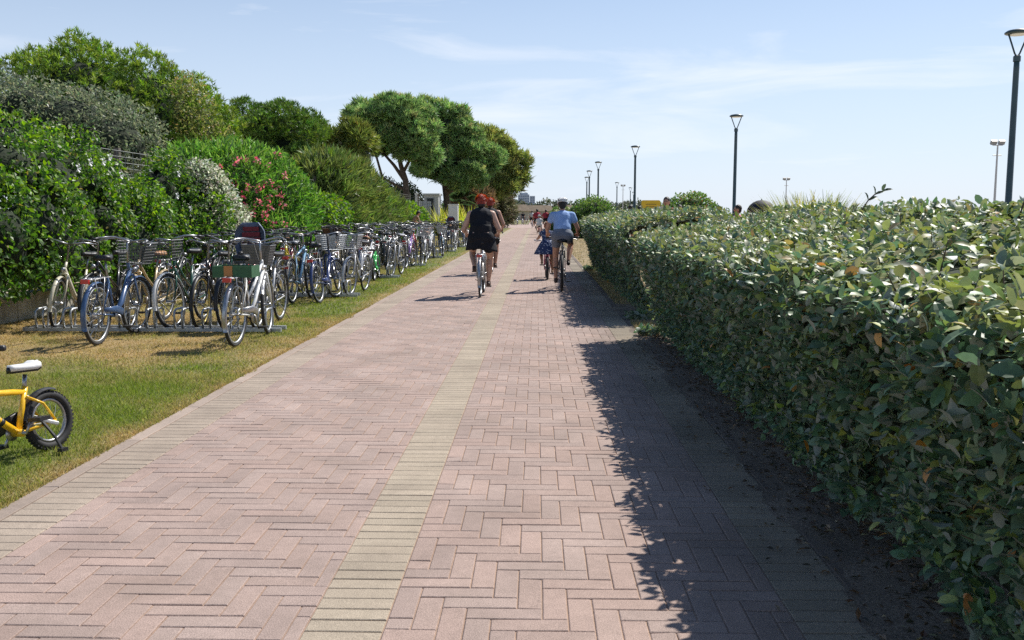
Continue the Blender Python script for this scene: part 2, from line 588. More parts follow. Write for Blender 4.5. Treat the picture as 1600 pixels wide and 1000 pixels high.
def brick_arrays(B):
    """each brick: chamfered block, top at about z = 0"""
    n = len(B)
    g, ch, dep = 0.0024, 0.0034, 0.03
    x0, x1, y0, y1 = B[:, 0] + g, B[:, 1] - g, B[:, 2] + g, B[:, 3] - g
    top = 0.0006 * rng.standard_normal(n).clip(-1.6, 1.6)
    tx, ty = 0.00045 * rng.standard_normal(n), 0.00045 * rng.standard_normal(n)
    rot = 0.004 * rng.standard_normal(n)
    cx, cy = (x0 + x1) / 2, (y0 + y1) / 2
    V = np.zeros((n, 12, 3))
    sg = ((-1, -1), (1, -1), (1, 1), (-1, 1))
    hx, hy = (x1 - x0) / 2, (y1 - y0) / 2
    for r, (inset, dz) in enumerate(((0, -dep), (0, -ch * 0.8), (ch, 0))):
        for k, (sx, sy) in enumerate(sg):
            dx, dy = sx * (hx - inset), sy * (hy - inset)
            V[:, r * 4 + k, 0] = cx + dx - rot * dy
            V[:, r * 4 + k, 1] = cy + dy + rot * dx
            V[:, r * 4 + k, 2] = top + dz + (tx * sx + ty * sy) * (r > 0)
    q = []
    for r in range(2):
        for k in range(4):
            q.append((r * 4 + k, r * 4 + (k + 1) % 4, r * 4 + 4 + (k + 1) % 4, r * 4 + 4 + k))
    q.append((8, 9, 10, 11))
    q = np.array(q)
    Qd = (q[None] + (np.arange(n) * 12)[:, None, None]).reshape(-1, 4)
    col = np.where(B[:, 4:5] > 0.5, CREAM[rng.integers(0, 3, n)], RED[rng.integers(0, 4, n)])
    col = col * (1 + 0.035 * rng.standard_normal((n, 1)))
    side = (cx < -2.19)[:, None]
    col = np.where(side, col * 0.5 + np.array([[0.345, 0.276, 0.228]]) * 0.5, col)
    # soil grime on the outer bricks, deepened to put hedge shade into the colour
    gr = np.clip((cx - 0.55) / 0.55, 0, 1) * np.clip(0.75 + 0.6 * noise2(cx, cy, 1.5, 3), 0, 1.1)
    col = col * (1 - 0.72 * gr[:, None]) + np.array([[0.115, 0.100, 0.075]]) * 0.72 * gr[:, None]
    return V, Qd, np.clip(col, 0.01, 1)

bc = (bricks[:, :2].mean(1), bricks[:, 2:4].mean(1))
dist = np.hypot(bc[0], bc[1])
hor = np.abs((bc[0] + 0.026 * bc[1]) / np.maximum(bc[1], 0.1))
inview = (hor < 0.56) & (bc[1] > 2.86)
order = np.argsort(np.where(inview, dist, 1e6))
single, rest = bricks[order[:300]], bricks[order[300:]]
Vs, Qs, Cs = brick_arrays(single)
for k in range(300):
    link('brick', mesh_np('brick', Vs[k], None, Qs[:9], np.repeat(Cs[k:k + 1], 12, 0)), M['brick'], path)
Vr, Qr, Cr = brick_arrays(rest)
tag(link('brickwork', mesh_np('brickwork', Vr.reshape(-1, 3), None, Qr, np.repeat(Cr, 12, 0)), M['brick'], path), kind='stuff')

# far paving, where single bricks can no longer be told apart
def far_cols(X):
    c = np.where(((X > STRIP[0]) & (X < STRIP[1]) | (X < FIELD_L[0]) | (X > FIELD_R[1]))[:, None], CREAM[:1], RED[:1])
    return c
xs = [-2.56, -2.19, -2.1899, -0.785, -0.7849, -0.515, -0.5149, 0.9, 0.9001, 1.27]
ys = np.linspace(46.5, 96, 30)
V = np.array([(x, y, 0.0) for y in ys for x in xs])
Cc = far_cols(np.array([x + (1e-3 if i % 2 == 0 else -1e-3) for y in ys for i, x in enumerate(xs)]))
Q = [(j * 10 + i, j * 10 + i + 1, j * 10 + 11 + i, j * 10 + 10 + i) for j in range(29) for i in range(9)]
link('far_paving', mesh_np('far_paving', V, None, Q, Cc), M['brick'], path)
def c_red(X, Y):
    return np.tile(RED[:1] * 1.12, (len(X), 1))
V, Q, C = grid_sheet(-6.5, 5.0, 96, 134, 8, 12, lambda X, Y: np.full(len(X), 0.0), c_red)
link('paved_crossing', mesh_np('paved_crossing', V, None, Q, C), M['brick'], path)
V, Q, C = grid_sheet(-1.2, 1.2, 134, 420, 4, 20, lambda X, Y: np.full(len(X), 0.0), c_red)
link('narrow_paving', mesh_np('narrow_paving', V, None, Q, C), M['brick'], path)

# ---- kerbs: concrete edging stones set flush on both sides
kerb = None
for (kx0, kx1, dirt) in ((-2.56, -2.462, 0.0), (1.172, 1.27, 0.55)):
    for k in range(45):
        y0 = 1.6 + k * 1.0
        b = np.array([[kx0, kx1, y0, y0 + 1.0, 0.0]])
        Vk, Qk, _ = brick_arrays(b)
        Vk[0, :, 2] += 0.002
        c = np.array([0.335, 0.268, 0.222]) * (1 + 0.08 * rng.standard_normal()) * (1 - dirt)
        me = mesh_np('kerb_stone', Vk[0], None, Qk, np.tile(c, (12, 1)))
        link('kerb_stone', me, M['kerb'], path)

# ---- lawn on the left
def dryness(X, Y):
    d = 0.16 + np.clip((Y - 7.0) / 2.0, 0, 1) * 0.78
    d = np.maximum(d, np.clip((-X - 3.9) / 2.0, 0, 1) * np.clip((Y - 5.2) / 2.5, 0, 1))
    d = np.where(Y > 12.5, 0.62 + 0.10 * np.sin(Y * 0.7), d)
    d = d - 0.50 * np.exp(-((X + 3.05) / 0.55) ** 2) * (Y > 8.2)
    edge = np.exp(-((X + 2.56) / 0.22) ** 2)
    d = np.maximum(d, 0.62 * edge)
    return np.clip(d + 0.38 * noise2(X, Y, 0.9, 1) + 0.32 * noise2(X, Y, 3.1, 2), 0, 1)
G_GREEN, G_DRY = np.array([[0.200, 0.265, 0.050]]), np.array([[0.470, 0.345, 0.165]])
def c_lawn(X, Y):
    d = dryness(X, Y)[:, None]
    return (np.array([[0.125, 0.150, 0.038]]) * (1 - d) + np.array([[0.34, 0.245, 0.115]]) * d)
V, Q, C = grid_sheet(-9.5, -2.565, 0.5, 96, 90, 700, lambda X, Y: -0.004 + 0.010 * noise2(X, Y, 1.4) * np.clip((-2.7 - X) * 4, 0, 1), c_lawn)
lawn = tag(link('lawn', mesh_np('lawn', V, None, Q, C, smooth=True), M['lawn']), kind='structure')
V, Q, C = grid_sheet(-40, -1.2, 134.3, 260, 20, 30, lambda X, Y: np.full(len(X), 0.002), lambda X, Y: np.tile([[0.20, 0.19, 0.06]], (len(X), 1)))
link('far_lawn', mesh_np('far_lawn', V, None, Q, C), M['lawn'], lawn)

def grass_blades(n, x0, x1, y0, y1, h, w, keep=None, dry_shift=0.0):
    X = rng.uniform(x0, x1, n)
    Y = rng.uniform(y0, y1, n)
    if keep is not None:
        k = keep(X, Y)
        X, Y = X[k], Y[k]
    n = len(X)
    P = np.stack([X, Y, np.full(n, -0.004)], 1)
    D = np.stack([rng.normal(0, 0.62, n), rng.normal(0, 0.62, n), np.ones(n)], 1)
    N = np.stack([rng.normal(0, 1, n), rng.normal(0, 1, n), rng.normal(0, .2, n)], 1)
    d = np.clip(dryness(X, Y) + dry_shift + 0.22 * rng.standard_normal(n), 0, 1)[:, None]
    col = (G_GREEN * (1 - d) + G_DRY * d) * (1 + 0.30 * (rng.random((n, 1)) * 2 - 1))
    hh = h * (0.5 + rng.random(n)) * (1 - 0.45 * d[:, 0])
    return leaf_arrays(P, D, N, hh, w * (0.7 + 0.6 * rng.random(n)), col, tpl='blade')
def vis(X, Y):                       # leave out blades far outside the view
    return (X + 0.026 * Y) / Y > -0.64
parts = [grass_blades(62000, -4.8, -2.545, 3.4, 8.0, 0.040, 0.006, vis),
         grass_blades(60000, -7.2, -2.545, 8.0, 13.0, 0.038, 0.008, vis),
         grass_blades(46000, -7.2, -2.545, 13.0, 24.0, 0.038, 0.012),
         grass_blades(20000, -7.2, -2.545, 24.0, 60.0, 0.042, 0.022)]
def join_arrays(parts):
    Vs, Ts, Qs, Cs, k = [], [], [], [], 0
    for (V, T, Q, C) in parts:
        Vs.append(V); Cs.append(C)
        if T is not None: Ts.append(T + k)
        if Q is not None: Qs.append(Q + k)
        k += len(V)
    return np.concatenate(Vs), (np.concatenate(Ts) if Ts else None), (np.concatenate(Qs) if Qs else None), np.concatenate(Cs)
# tufts that creep over the kerb
parts.append(grass_blades(9000, -2.60, -2.47, 3.4, 14.0, 0.045, 0.007, lambda X, Y: (X + 2.565) < 0.085 * np.clip(noise2(Y, Y * 0.3, 1.7, 8) + 0.25 * noise2(Y, Y, 6.0, 3), 0, 1), dry_shift=0.15))
V, T, Q, C = join_arrays(parts)
tag(link('grass', mesh_np('grass', V, T, Q, C), M['grass']), 'short mown grass, green by the path and dry tan around the bike racks', 'grass', kind='stuff')

# ---- soil strip under the hedges on the right, with dry grass further on
def c_soil(X, Y):
    d = np.clip((Y - 13.5) / 3.0, 0, 1)[:, None]
    c = np.array([[0.165, 0.132, 0.104]]) * (1 - d) + np.array([[0.31, 0.235, 0.13]]) * d
    return c * (1 + 0.25 * noise2(X, Y, 2.3, 5)[:, None])
def z_soil(X, Y):
    edge = 1.17 + 0.10 * noise2(X * 0 + 3, Y, 0.9, 4) + 0.05 * noise2(X * 0 + 1, Y, 3.1, 6) + np.clip((Y - 12) / 6, 0, 1) * 0.14
    rise = np.clip((X - edge) / 0.16, -0.5, 1)
    return 0.001 + 0.012 * rise + 0.010 * noise2(X, Y, 2.6, 4) * np.clip(rise, 0, 1) + 0.006 * noise2(X, Y, 9.0, 2) * np.clip(rise + 0.3, 0, 1)
V, Q, C = grid_sheet(0.93, 4.2, 0.5, 96, 90, 1400, z_soil, c_soil)
soil = tag(link('soil_strip', mesh_np('soil_strip', V, None, Q, C, smooth=True), M['soil']), kind='structure')
def dry_tufts(n, x0, x1, y0, y1, h, w):
    X, Y = rng.uniform(x0, x1, n), rng.uniform(y0, y1, n)
    P = np.stack([X, Y, np.zeros(n)], 1)
    D = np.stack([rng.normal(0, 0.6, n), rng.normal(0, 0.6, n), np.ones(n)], 1)
    N = rand_dirs(n)
    col = palette(n, [(0.36, 0.29, 0.16), (0.30, 0.25, 0.13), (0.18, 0.18, 0.08)], (4, 3, 2))
    return leaf_arrays(P, D, N, h * (0.5 + rng.random(n)), w, col, tpl='blade')
V, T, Q, C = join_arrays([dry_tufts(1600, 1.22, 1.5, 10.6, 12.0, 0.055, 0.008), dry_tufts(5000, 1.25, 1.75, 14.5, 23.5, 0.05, 0.014), dry_tufts(9000, 1.28, 4.0, 23.5, 55, 0.05, 0.025)])
tag(link('dry_grass', mesh_np('dry_grass', V, T, Q, C), M['grass']), 'dry straw-coloured grass between the paving and the far hedge', 'grass', kind='stuff')
# fallen leaves and bits on the soil and border under the hedge
n = 3800
X = 1.62 - np.abs(rng.normal(0, 0.24, n))
Y = rng.uniform(1.8, 10.6, n)
keep = X > 0.6
X, Y = X[keep], Y[keep]
n = len(X)
P = np.stack([X, Y, 0.006 + 0.012 * rng.random(n) + np.where(X > 1.28, 0.012, 0)], 1)
D = np.stack([rng.normal(0, 1, n), rng.normal(0, 1, n), rng.normal(0, .18, n)], 1)
Nn = np.stack([rng.normal(0, .35, n), rng.normal(0, .35, n), np.ones(n)], 1)
C = palette(n, [(0.16, 0.10, 0.055), (0.09, 0.065, 0.045), (0.33, 0.26, 0.17), (0.05, 0.05, 0.035)], (4, 4, 1.0, 2))
sz = rng.uniform(0.012, 0.05, n)
tag(link('leaf_litter', leaf_mesh('leaf_litter', P, D, Nn, sz, sz * 0.45, C), M['leaf']), 'dry fallen leaves and twigs on the soil under the near hedge', 'leaf litter', kind='stuff')

# ================================================================== HEDGES on the right
HEDGE_COLS = [(0.116, 0.202, 0.11), (0.148, 0.242, 0.116), (0.093, 0.169, 0.102), (0.221, 0.298, 0.084), (0.321, 0.365, 0.093), (0.5, 0.269, 0.089)]
def make_hedge(name, label, prof, y0, y1, dens, lsize, hi_until, singles=0, bulge=0.07, top_silver=True, ends=True, seed=0.0, cols_w=(5, 4, 4, 1.8, 0.8, 0.12)):
    """clipped evergreen hedge: prof = outline in X/Z from the path side over the top to the back"""
    t = thing(name, label, 'hedge', (prof[0][0], y0, 0))
    org = np.array([prof[0][0], y0, 0.0])
    pr = np.array(prof, dtype=float)
    seg = np.diff(pr, axis=0)
    sl = np.linalg.norm(seg, axis=1)
    cum = np.concatenate([[0], np.cumsum(sl)])
    nrm = np.stack([-seg[:, 1], seg[:, 0]], 1) / sl[:, None]        # outward for path-side-up order
    area = cum[-1] * (y1 - y0)
    n = int(area * dens)
    s = rng.random(n) * cum[-1]
    Y = rng.uniform(y0, y1, n)
    i = np.clip(np.searchsorted(cum, s) - 1, 0, len(sl) - 1)
    f = ((s - cum[i]) / sl[i])[:, None]
    xz = pr[i] + seg[i] * f
    # smooth normals along the outline
    vn = np.zeros_like(pr)
    vn[:-1] += nrm
    vn[1:] += nrm
    vn /= np.linalg.norm(vn, axis=1, keepdims=True)
    nn = vn[i] * (1 - f) + vn[i + 1] * f
    nn /= np.linalg.norm(nn, axis=1, keepdims=True)
    topness = np.clip(nn[:, 1], 0, 1)
    if ends:                              # clipped end faces
        ne = int(1.5 * (pr[:, 0].max() - pr[:, 0].min()) * pr[:, 1].max() * dens * 0.5)
        ex = rng.uniform(pr[:, 0].min() + 0.1, pr[:, 0].max(), ne)
        front = np.interp(ex, pr[:, 0], pr[:, 1])
        ez = rng.random(ne) * front
        side = rng.random(ne) < 0.5
        xz = np.concatenate([xz, np.stack([ex, ez], 1)])
        Y = np.concatenate([Y, np.where(side, y0, y1)])
        nn = np.concatenate([nn, np.zeros((ne, 2))])
        topness = np.concatenate([topness, np.zeros(ne)])
        ny = np.concatenate([np.zeros(n), np.where(side, -1.0, 1.0)])
        n += ne
    else:
        ny = np.zeros(n)
    N0 = np.stack([nn[:, 0], ny, nn[:, 1]], 1)
    P = np.stack([xz[:, 0], Y, xz[:, 1]], 1)
    b = bulge * (0.75 * noise3(P, 1.5, seed) + 0.55 * noise3(P, 4.2, seed + 3))
    depth = -np.abs(rng.normal(0, 0.055, n)) + 0.035 * rng.random(n)
    # pits: places where the surface opens and shows the shade inside
    pit = np.clip(noise3(P, 3.3, seed + 9) - 0.42, 0, 1) * 0.50 + np.clip(noise3(P, 8.0, seed + 5) - 0.5, 0, 1) * 0.25
    P = P + N0 * (b + depth - pit)[:, None]
    # soft shoots standing above the clipped top
    shoot = (topness > 0.6) & (rng.random(n) < 0.14)
    P[:, 2] += np.where(shoot, rng.random(n) * 0.05, 0)
    P[:, 2] = np.maximum(P[:, 2], 0.05)
    up = np.array([[0, 0, 1.0]])
    tp = (topness > 0.5)[:, None]
    # leaves stand in small rosettes round the tips of short shoots
    grp = 5
    key = (np.arange(n) // grp) * grp
    last = np.clip(key, 0, n - 1)
    A = unit(N0 * np.where(tp, 0.5, 0.8) + up * np.where(tp, 1.1, 0.45) + 0.42 * rng.standard_normal((n, 3))[last])
    e1 = unit(np.cross(A, np.array([[0.31, 0.87, 0.21]])))
    e2 = np.cross(A, e1)
    phi = (np.arange(n) % grp) * 2.4 + rng.random(n)[last] * 6.3 + 0.5 * rng.standard_normal(n)
    rad = e1 * np.cos(phi)[:, None] + e2 * np.sin(phi)[:, None]
    same = np.abs(topness - topness[last]) < 2
    P = P * 0.0 + P[last] + rad * 0.012 - A * (0.014 * (np.arange(n) % grp))[:, None] + 0.008 * rng.standard_normal((n, 3))
    N0, topness, ny, depth, pit = N0[last], topness[last], ny[last], depth[last], pit[last]
    P[:, 2] = np.maximum(P[:, 2], 0.05)
    D = unit(rad + A * rng.uniform(0.05, 0.75, n)[:, None] - 0.15 * up + 0.25 * rng.standard_normal((n, 3)))
    N = unit(A * 1.0 - rad * 0.30 + up * 0.25 + 0.28 * rng.standard_normal((n, 3)))
    flip = (rng.random(n) < np.where(topness > 0.5, 0.16, 0.07))
    N = np.where(flip[:, None], -N, N)
    L = lsize * rng.uniform(0.55, 1.40, n)
    W = L * rng.uniform(0.46, 0.62, n)
    w = np.array(cols_w, dtype=float)
    C = palette(n, HEDGE_COLS, w, 0.28)
    lit_top = (topness > 0.42) & (rng.random(n) < 0.74)  # paler top leaves: sunlight on the hedge top put into their colour
    C[lit_top] = palette(int(lit_top.sum()), [(0.26, 0.30, 0.09), (0.32, 0.35, 0.14), (0.18, 0.23, 0.07), (0.36, 0.28, 0.12), (0.32, 0.34, 0.22)], (4, 3.2, 2.4, 0.6, 1.8), 0.25)
    P -= org
    near = (P[:, 1] + y0) < hi_until
    if singles:
        wp = P + org
        px = (wp[:, 0] + 0.026 * wp[:, 1]) / np.maximum(wp[:, 1], 0.1)
        dd = np.linalg.norm(wp - np.array([0, 0, 1.4]), axis=1)
        ok = (px < 0.545) & (wp[:, 1] > 1.9) & (depth - pit > -0.02) & (ny == 0)
        pick = np.argsort(np.where(ok, dd / L, 1e6))[:singles]
        for k in pick:
            me = leaf_mesh('leaf', P[k:k + 1], D[k:k + 1], N[k:k + 1], L[k:k + 1], W[k:k + 1], C[k:k + 1], hi=True)
            link('leaf', me, M['hedge_leaf'], t)
        m = np.ones(n, bool)
        m[pick] = False
        P, D, N, L, W, C, near = P[m], D[m], N[m], L[m], W[m], C[m], near[m]
    arr = []
    if near.any():
        arr.append(leaf_arrays(P[near], D[near], N[near], L[near], W[near], C[near], hi=True))
    if (~near).any():
        k = ~near
        arr.append(leaf_arrays(P[k], D[k], N[k], L[k], W[k], C[k]))
    V, T, Q, Cv = join_arrays(arr)
    tag(link('leaves', mesh_np('leaves', V, T, Q, Cv, smooth=True), M['hedge_leaf'], t), kind='stuff')
    # added solid dark core: blocks light, with shade put into its colour
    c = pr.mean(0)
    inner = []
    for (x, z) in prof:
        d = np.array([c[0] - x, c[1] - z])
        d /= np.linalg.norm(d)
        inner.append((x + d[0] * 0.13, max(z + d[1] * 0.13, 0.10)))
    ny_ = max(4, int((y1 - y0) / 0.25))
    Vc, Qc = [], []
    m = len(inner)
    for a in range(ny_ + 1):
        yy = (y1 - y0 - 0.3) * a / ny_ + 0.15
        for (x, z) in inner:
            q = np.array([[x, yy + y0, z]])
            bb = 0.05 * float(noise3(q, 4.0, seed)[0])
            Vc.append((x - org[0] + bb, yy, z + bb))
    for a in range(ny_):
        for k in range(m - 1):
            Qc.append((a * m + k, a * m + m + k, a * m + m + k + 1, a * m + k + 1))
    link('light_block_core', mesh_np('light_block_core', np.array(Vc), None, np.array(Qc)), M['core'], t)
    return t

H1 = [(1.45, 0.08), (1.36, 0.35), (1.24, 0.70), (1.11, 1.02), (1.09, 1.12), (1.15, 1.18), (1.40, 1.22), (2.10, 1.33), (2.75, 1.43), (2.95, 1.40), (3.05, 0.9)]
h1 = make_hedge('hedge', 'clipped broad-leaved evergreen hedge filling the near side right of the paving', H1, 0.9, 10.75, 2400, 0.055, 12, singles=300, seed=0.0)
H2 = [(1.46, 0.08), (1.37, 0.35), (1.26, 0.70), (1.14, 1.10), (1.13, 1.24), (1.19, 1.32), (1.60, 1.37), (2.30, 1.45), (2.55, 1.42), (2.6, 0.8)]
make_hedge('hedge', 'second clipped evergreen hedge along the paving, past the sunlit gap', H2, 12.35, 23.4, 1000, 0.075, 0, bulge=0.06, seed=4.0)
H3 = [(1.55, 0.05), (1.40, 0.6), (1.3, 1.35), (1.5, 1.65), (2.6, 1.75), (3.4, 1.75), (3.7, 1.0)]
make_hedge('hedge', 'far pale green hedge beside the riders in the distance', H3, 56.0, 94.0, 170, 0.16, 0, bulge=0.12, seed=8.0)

# bare twigs that show between the leaves of the near hedge
tw = MB()
for k in range(240):
    y = random.uniform(1.9, 10.5)
    z = random.uniform(0.12, 1.1)
    x = np.interp(z, [0.1, 0.35, 0.7, 1.0, 1.12], [1.45, 1.36, 1.24, 1.11, 1.09]) + random.uniform(0.0, 0.10)
    a = Vector((x + 0.16 - 1.47, y - 0.9, z - 0.06))
    b = Vector((x - 1.47, y - 0.9 + random.uniform(-.09, .09), z + random.uniform(0, .08)))
    tw.tube([a, (a + b) / 2 + Vector((0, random.uniform(-.02, .02), .01)), b], [0.004, 0.003, 0.0015], 4)
for k in range(70):
    y = random.uniform(1.9, 10.5)
    x = random.uniform(1.25, 2.9)
    z = np.interp(x, [1.16, 1.5, 2.1, 2.75], [1.14, 1.24, 1.33, 1.43])
    a = Vector((x - 1.47, y - 0.9, z - 0.08))
    b = a + Vector((random.uniform(-.05, .05), random.uniform(-.05, .05), random.uniform(.10, .17)))
    tw.tube([a, (a + b) / 2, b], [0.004, 0.003, 0.0015], 4)
tag(tw.build('twigs', M['twig'], h1), kind='stuff')
# a few stems at the foot of the hedge
st = MB()
for k in range(26):
    y = 0.3 + k * 0.38 + random.uniform(-.1, .1)
    st.tube([(0.16 + random.uniform(-.03, .12), y, -0.02), (0.12, y + random.uniform(-.06, .06), 0.2), (0.2, y + random.uniform(-.1, .1), 0.6)], [0.016, 0.012, 0.008], 5)
tag(st.build('stems', M['twig'], h1), kind='stuff')
# one long shoot above the hedge top, seen against the sky
def shoot(parent, base, pts, name='shoot'):
    m = MB()
    m.tube(pts, [0.005] * (len(pts) - 1) + [0.002], 5)
    m.build(name, M['twig'], parent)
    pts = np.array(pts)
    P, D = [], []
    for k in range(2, len(pts)):
        for sgn in (-1, 1):
            P.append(pts[k])
            d = pts[k] - pts[k - 1]
            D.append(unit(np.array([[d[0] + sgn * 0.05, d[1], d[2] * 0.6 + 0.01]]))[0])
    P, D = np.array(P), np.array(D)
    n = len(P)
    C = palette(n, [(0.05, 0.08, 0.04)], (1,))
    tag(link('shoot_leaves', leaf_mesh('shoot_leaves', P, D, np.tile([[0, -.6, .8]], (n, 1)), 0.075, 0.03, C, hi=True), M['hedge_leaf'], parent), kind='stuff')
shoot(h1, None, [(0.95, 6.1, 1.36), (0.97, 6.1, 1.44), (1.00, 6.08, 1.50), (1.04, 6.06, 1.545), (1.09, 6.04, 1.57)])
shoot(h1, None, [(1.10, 4.1, 1.38), (1.12, 4.1, 1.46), (1.17, 4.1, 1.52), (1.23, 4.1, 1.55)])

# ================================================================== PLANTS
def ell_points(n, lobes, shell=0.35, zmin=0.05, vol_pow=2.0):
    """points near the outside of a set of ellipsoids; returns P and outward normal"""
    w = np.array([(l[1][0] * l[1][1] + l[1][0] * l[1][2] + l[1][1] * l[1][2]) for l in lobes])
    idx = rng.choice(len(lobes), n, p=w / w.sum())
    C = np.array([l[0] for l in lobes])[idx]
    Rr = np.array([l[1] for l in lobes])[idx]
    d = rand_dirs(n)
    r = 1 - shell * rng.random(n) ** vol_pow
    bump = 1 + 0.10 * noise3(C * 0.7 + d * 2.2, 1.6) + 0.07 * noise3(d * 5 + C, 1.3)
    P = C + d * Rr * (r * bump)[:, None]
    Nn = unit(d / Rr)
    # drop points buried in another lobe
    inside = np.zeros(n, bool)
    for k, (c, rr) in enumerate(lobes):
        q = np.sum(((P - np.array(c)) / (np.array(rr) * 0.80)) ** 2, 1)
        inside |= (q < 1) & (idx != k)
    keep = ~inside & (P[:, 2] > zmin)
    return P[keep], Nn[keep], r[keep]

def clumps(lobes, n, r0, r1, flat=0.8):
    """break a crown's lobes into many small leaf clumps set on their outside"""
    P, N, _ = ell_points(n, lobes, 0.22, 0.2)
    r = rng.uniform(r0, r1, len(P))
    P = P - N * (r * rng.uniform(0.0, 0.55, len(P)))[:, None]
    return [(tuple(p), (q, q, q * flat)) for p, q in zip(P, r)]

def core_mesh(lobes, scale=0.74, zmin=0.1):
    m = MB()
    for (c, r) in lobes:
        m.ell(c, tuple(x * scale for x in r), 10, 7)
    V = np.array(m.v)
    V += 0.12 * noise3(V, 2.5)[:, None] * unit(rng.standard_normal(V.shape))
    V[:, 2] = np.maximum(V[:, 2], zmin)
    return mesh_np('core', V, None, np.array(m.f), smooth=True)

def leafy(t, org, lobes, n, L, asp, cols, w, mat='leaf', upb=0.4, outb=0.7, rnd=0.7, droop=0.0, name='foliage', core=True, shell=0.35, jitter=0.3, zmin=0.05, light=None, cscale=0.72, clump=None):
    P, N0, r = ell_points(n, clumps(lobes, *clump) if clump else lobes, shell, zmin)
    n = len(P)
    up = np.array([[0, 0, 1.0]])
    N = unit(N0 * outb + up * upb + rnd * rng.standard_normal((n, 3)))
    D = unit(rng.standard_normal((n, 3)) + N0 * 0.5 - up * droop)
    C = palette(n, cols, w, jitter)
    if light is not None:           # paler colours picked towards the upper side of each clump
        k = rng.random(n) < np.clip(N0[:, 2] * 0.8, 0, 1) * 0.7
        C[k] = palette(int(k.sum()), light, np.ones(len(light)), jitter)
    Ls = L * rng.uniform(0.65, 1.3, n)
    o = np.array(org, dtype=float)
    tag(link(name, leaf_mesh(name, P - o, D, N, Ls, Ls * asp, C), M[mat], t), kind='stuff')
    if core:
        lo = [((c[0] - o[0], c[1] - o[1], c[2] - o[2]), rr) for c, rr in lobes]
        link('light_block_core', core_mesh(lo, cscale, max(0.1, zmin)), M['core'], t)  # added solid core that stops light passing through the foliage

def tufts(t, org, lobes, n, L, W, blades, cols, w, spread=0.55, upb=0.7, outb=0.6, mat='needle', name='crown', core=True, shell=0.3, zmin=0.3, cscale=0.76, jitter=0.3, light=None, clump=None):
    """needle or spray tufts: each a fan of thin blades"""
    P, N0, r = ell_points(n, clumps(lobes, *clump) if clump else lobes, shell, zmin)
    n = len(P)
    up = np.array([[0, 0, 1.0]])
    A = unit(N0 * outb + up * upb + 0.35 * rng.standard_normal((n, 3)))
    C = palette(n, cols, w, jitter)
    if light is not None:
        k = rng.random(n) < np.clip(N0[:, 2] * 0.9 + 0.15, 0, 1) * 0.75
        C[k] = palette(int(k.sum()), light, np.ones(len(light)), jitter)
    P = np.repeat(P, blades, 0)
    A = np.repeat(A, blades, 0)
    C = np.repeat(C, blades, 0)
    D = unit(A + spread * rng.standard_normal(A.shape))
    N = rand_dirs(len(P))
    o = np.array(org, dtype=float)
    Ls = L * rng.uniform(0.6, 1.25, len(P)) * np.repeat(rng.uniform(0.75, 1.45, n), blades)
    V, T, Q, Cv = leaf_arrays(P - o, D, N, Ls, W, C)
    tag(link(name, mesh_np(name, V, T, Q, Cv), M[mat], t), kind='stuff')
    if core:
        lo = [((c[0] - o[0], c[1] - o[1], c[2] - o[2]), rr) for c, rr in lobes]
        link('light_block_core', core_mesh(lo, cscale, 0.3), M['core'], t)  # added dark core, cuts light and see-through gaps in the crown

def trunk(t, org, pts, radii, limbs=()):
    o = Vector(org)
    m = MB()
    m.tube([Vector(p) - o for p in pts], radii, 9)
    m.build('trunk', M['bark'], t, smooth=True)
    for (lp, lr) in limbs:
        b = MB()
        b.tube([Vector(p) - o for p in lp], lr, 7)
        b.build('limb', M['bark'], t, smooth=True)

# ---- low concrete wall and wire fence on the plot boundary
wall = thing('low_wall', 'low weathered concrete wall along the foot of the creeper', 'wall', (-6.95, 8, 0))
for k in range(26):
    m = MB()
    m.box((0, k * 2.0 + 1.0, 0.12), (0.22, 1.985, 0.36))
    m.box((0, k * 2.0 + 1.0, 0.325), (0.26, 1.99, 0.05))
    m.build('wall_panel', pmat('weathered_concrete', (0.40, 0.37, 0.31), 0.9, var=0.35, scale=4, bump=0.5) if k == 0 else bpy.data.materials['weathered_concrete'], wall)
fence = thing('wire_fence', 'tall wire fence with wooden posts standing behind the creeper', 'fence', (-7.35, 8, 0))
M['post'] = pmat('grey_wood_post', (0.13, 0.11, 0.09), 0.85, var=0.3, scale=8, bump=0.4)
M['wire'] = pmat('dull_wire', (0.20, 0.21, 0.20), 0.5, metal=0.5, var=0.2)
for y in (0.6, 3.4, 6.2, 8.3, 11.0, 14.0, 17.0, 20.0, 22.9, 26.6, 30.0, 34.0, 38.0, 42.0, 46.0, 50.0):
    m = MB()
    m.box((0, y, 1.28), (0.09, 0.09, 2.56 if y < 22 else 2.75))
    m.build('post', M['post'], fence)
for k in range(16):
    z = 1.0 + k * 0.10
    m = MB()
    m.tube([(0.05, 0.2, z), (0.05, 26, z + 0.02), (0.05, 51, z)], 0.006, 4)
    m.build('wire', M['wire'], fence)
for k in range(60):
    y = 5.6 + k * 0.32
    m = MB()
    m.tube([(0.056, y, 1.0), (0.056, y, 2.5)], 0.004, 4)
    m.build('wire', M['wire'], fence)

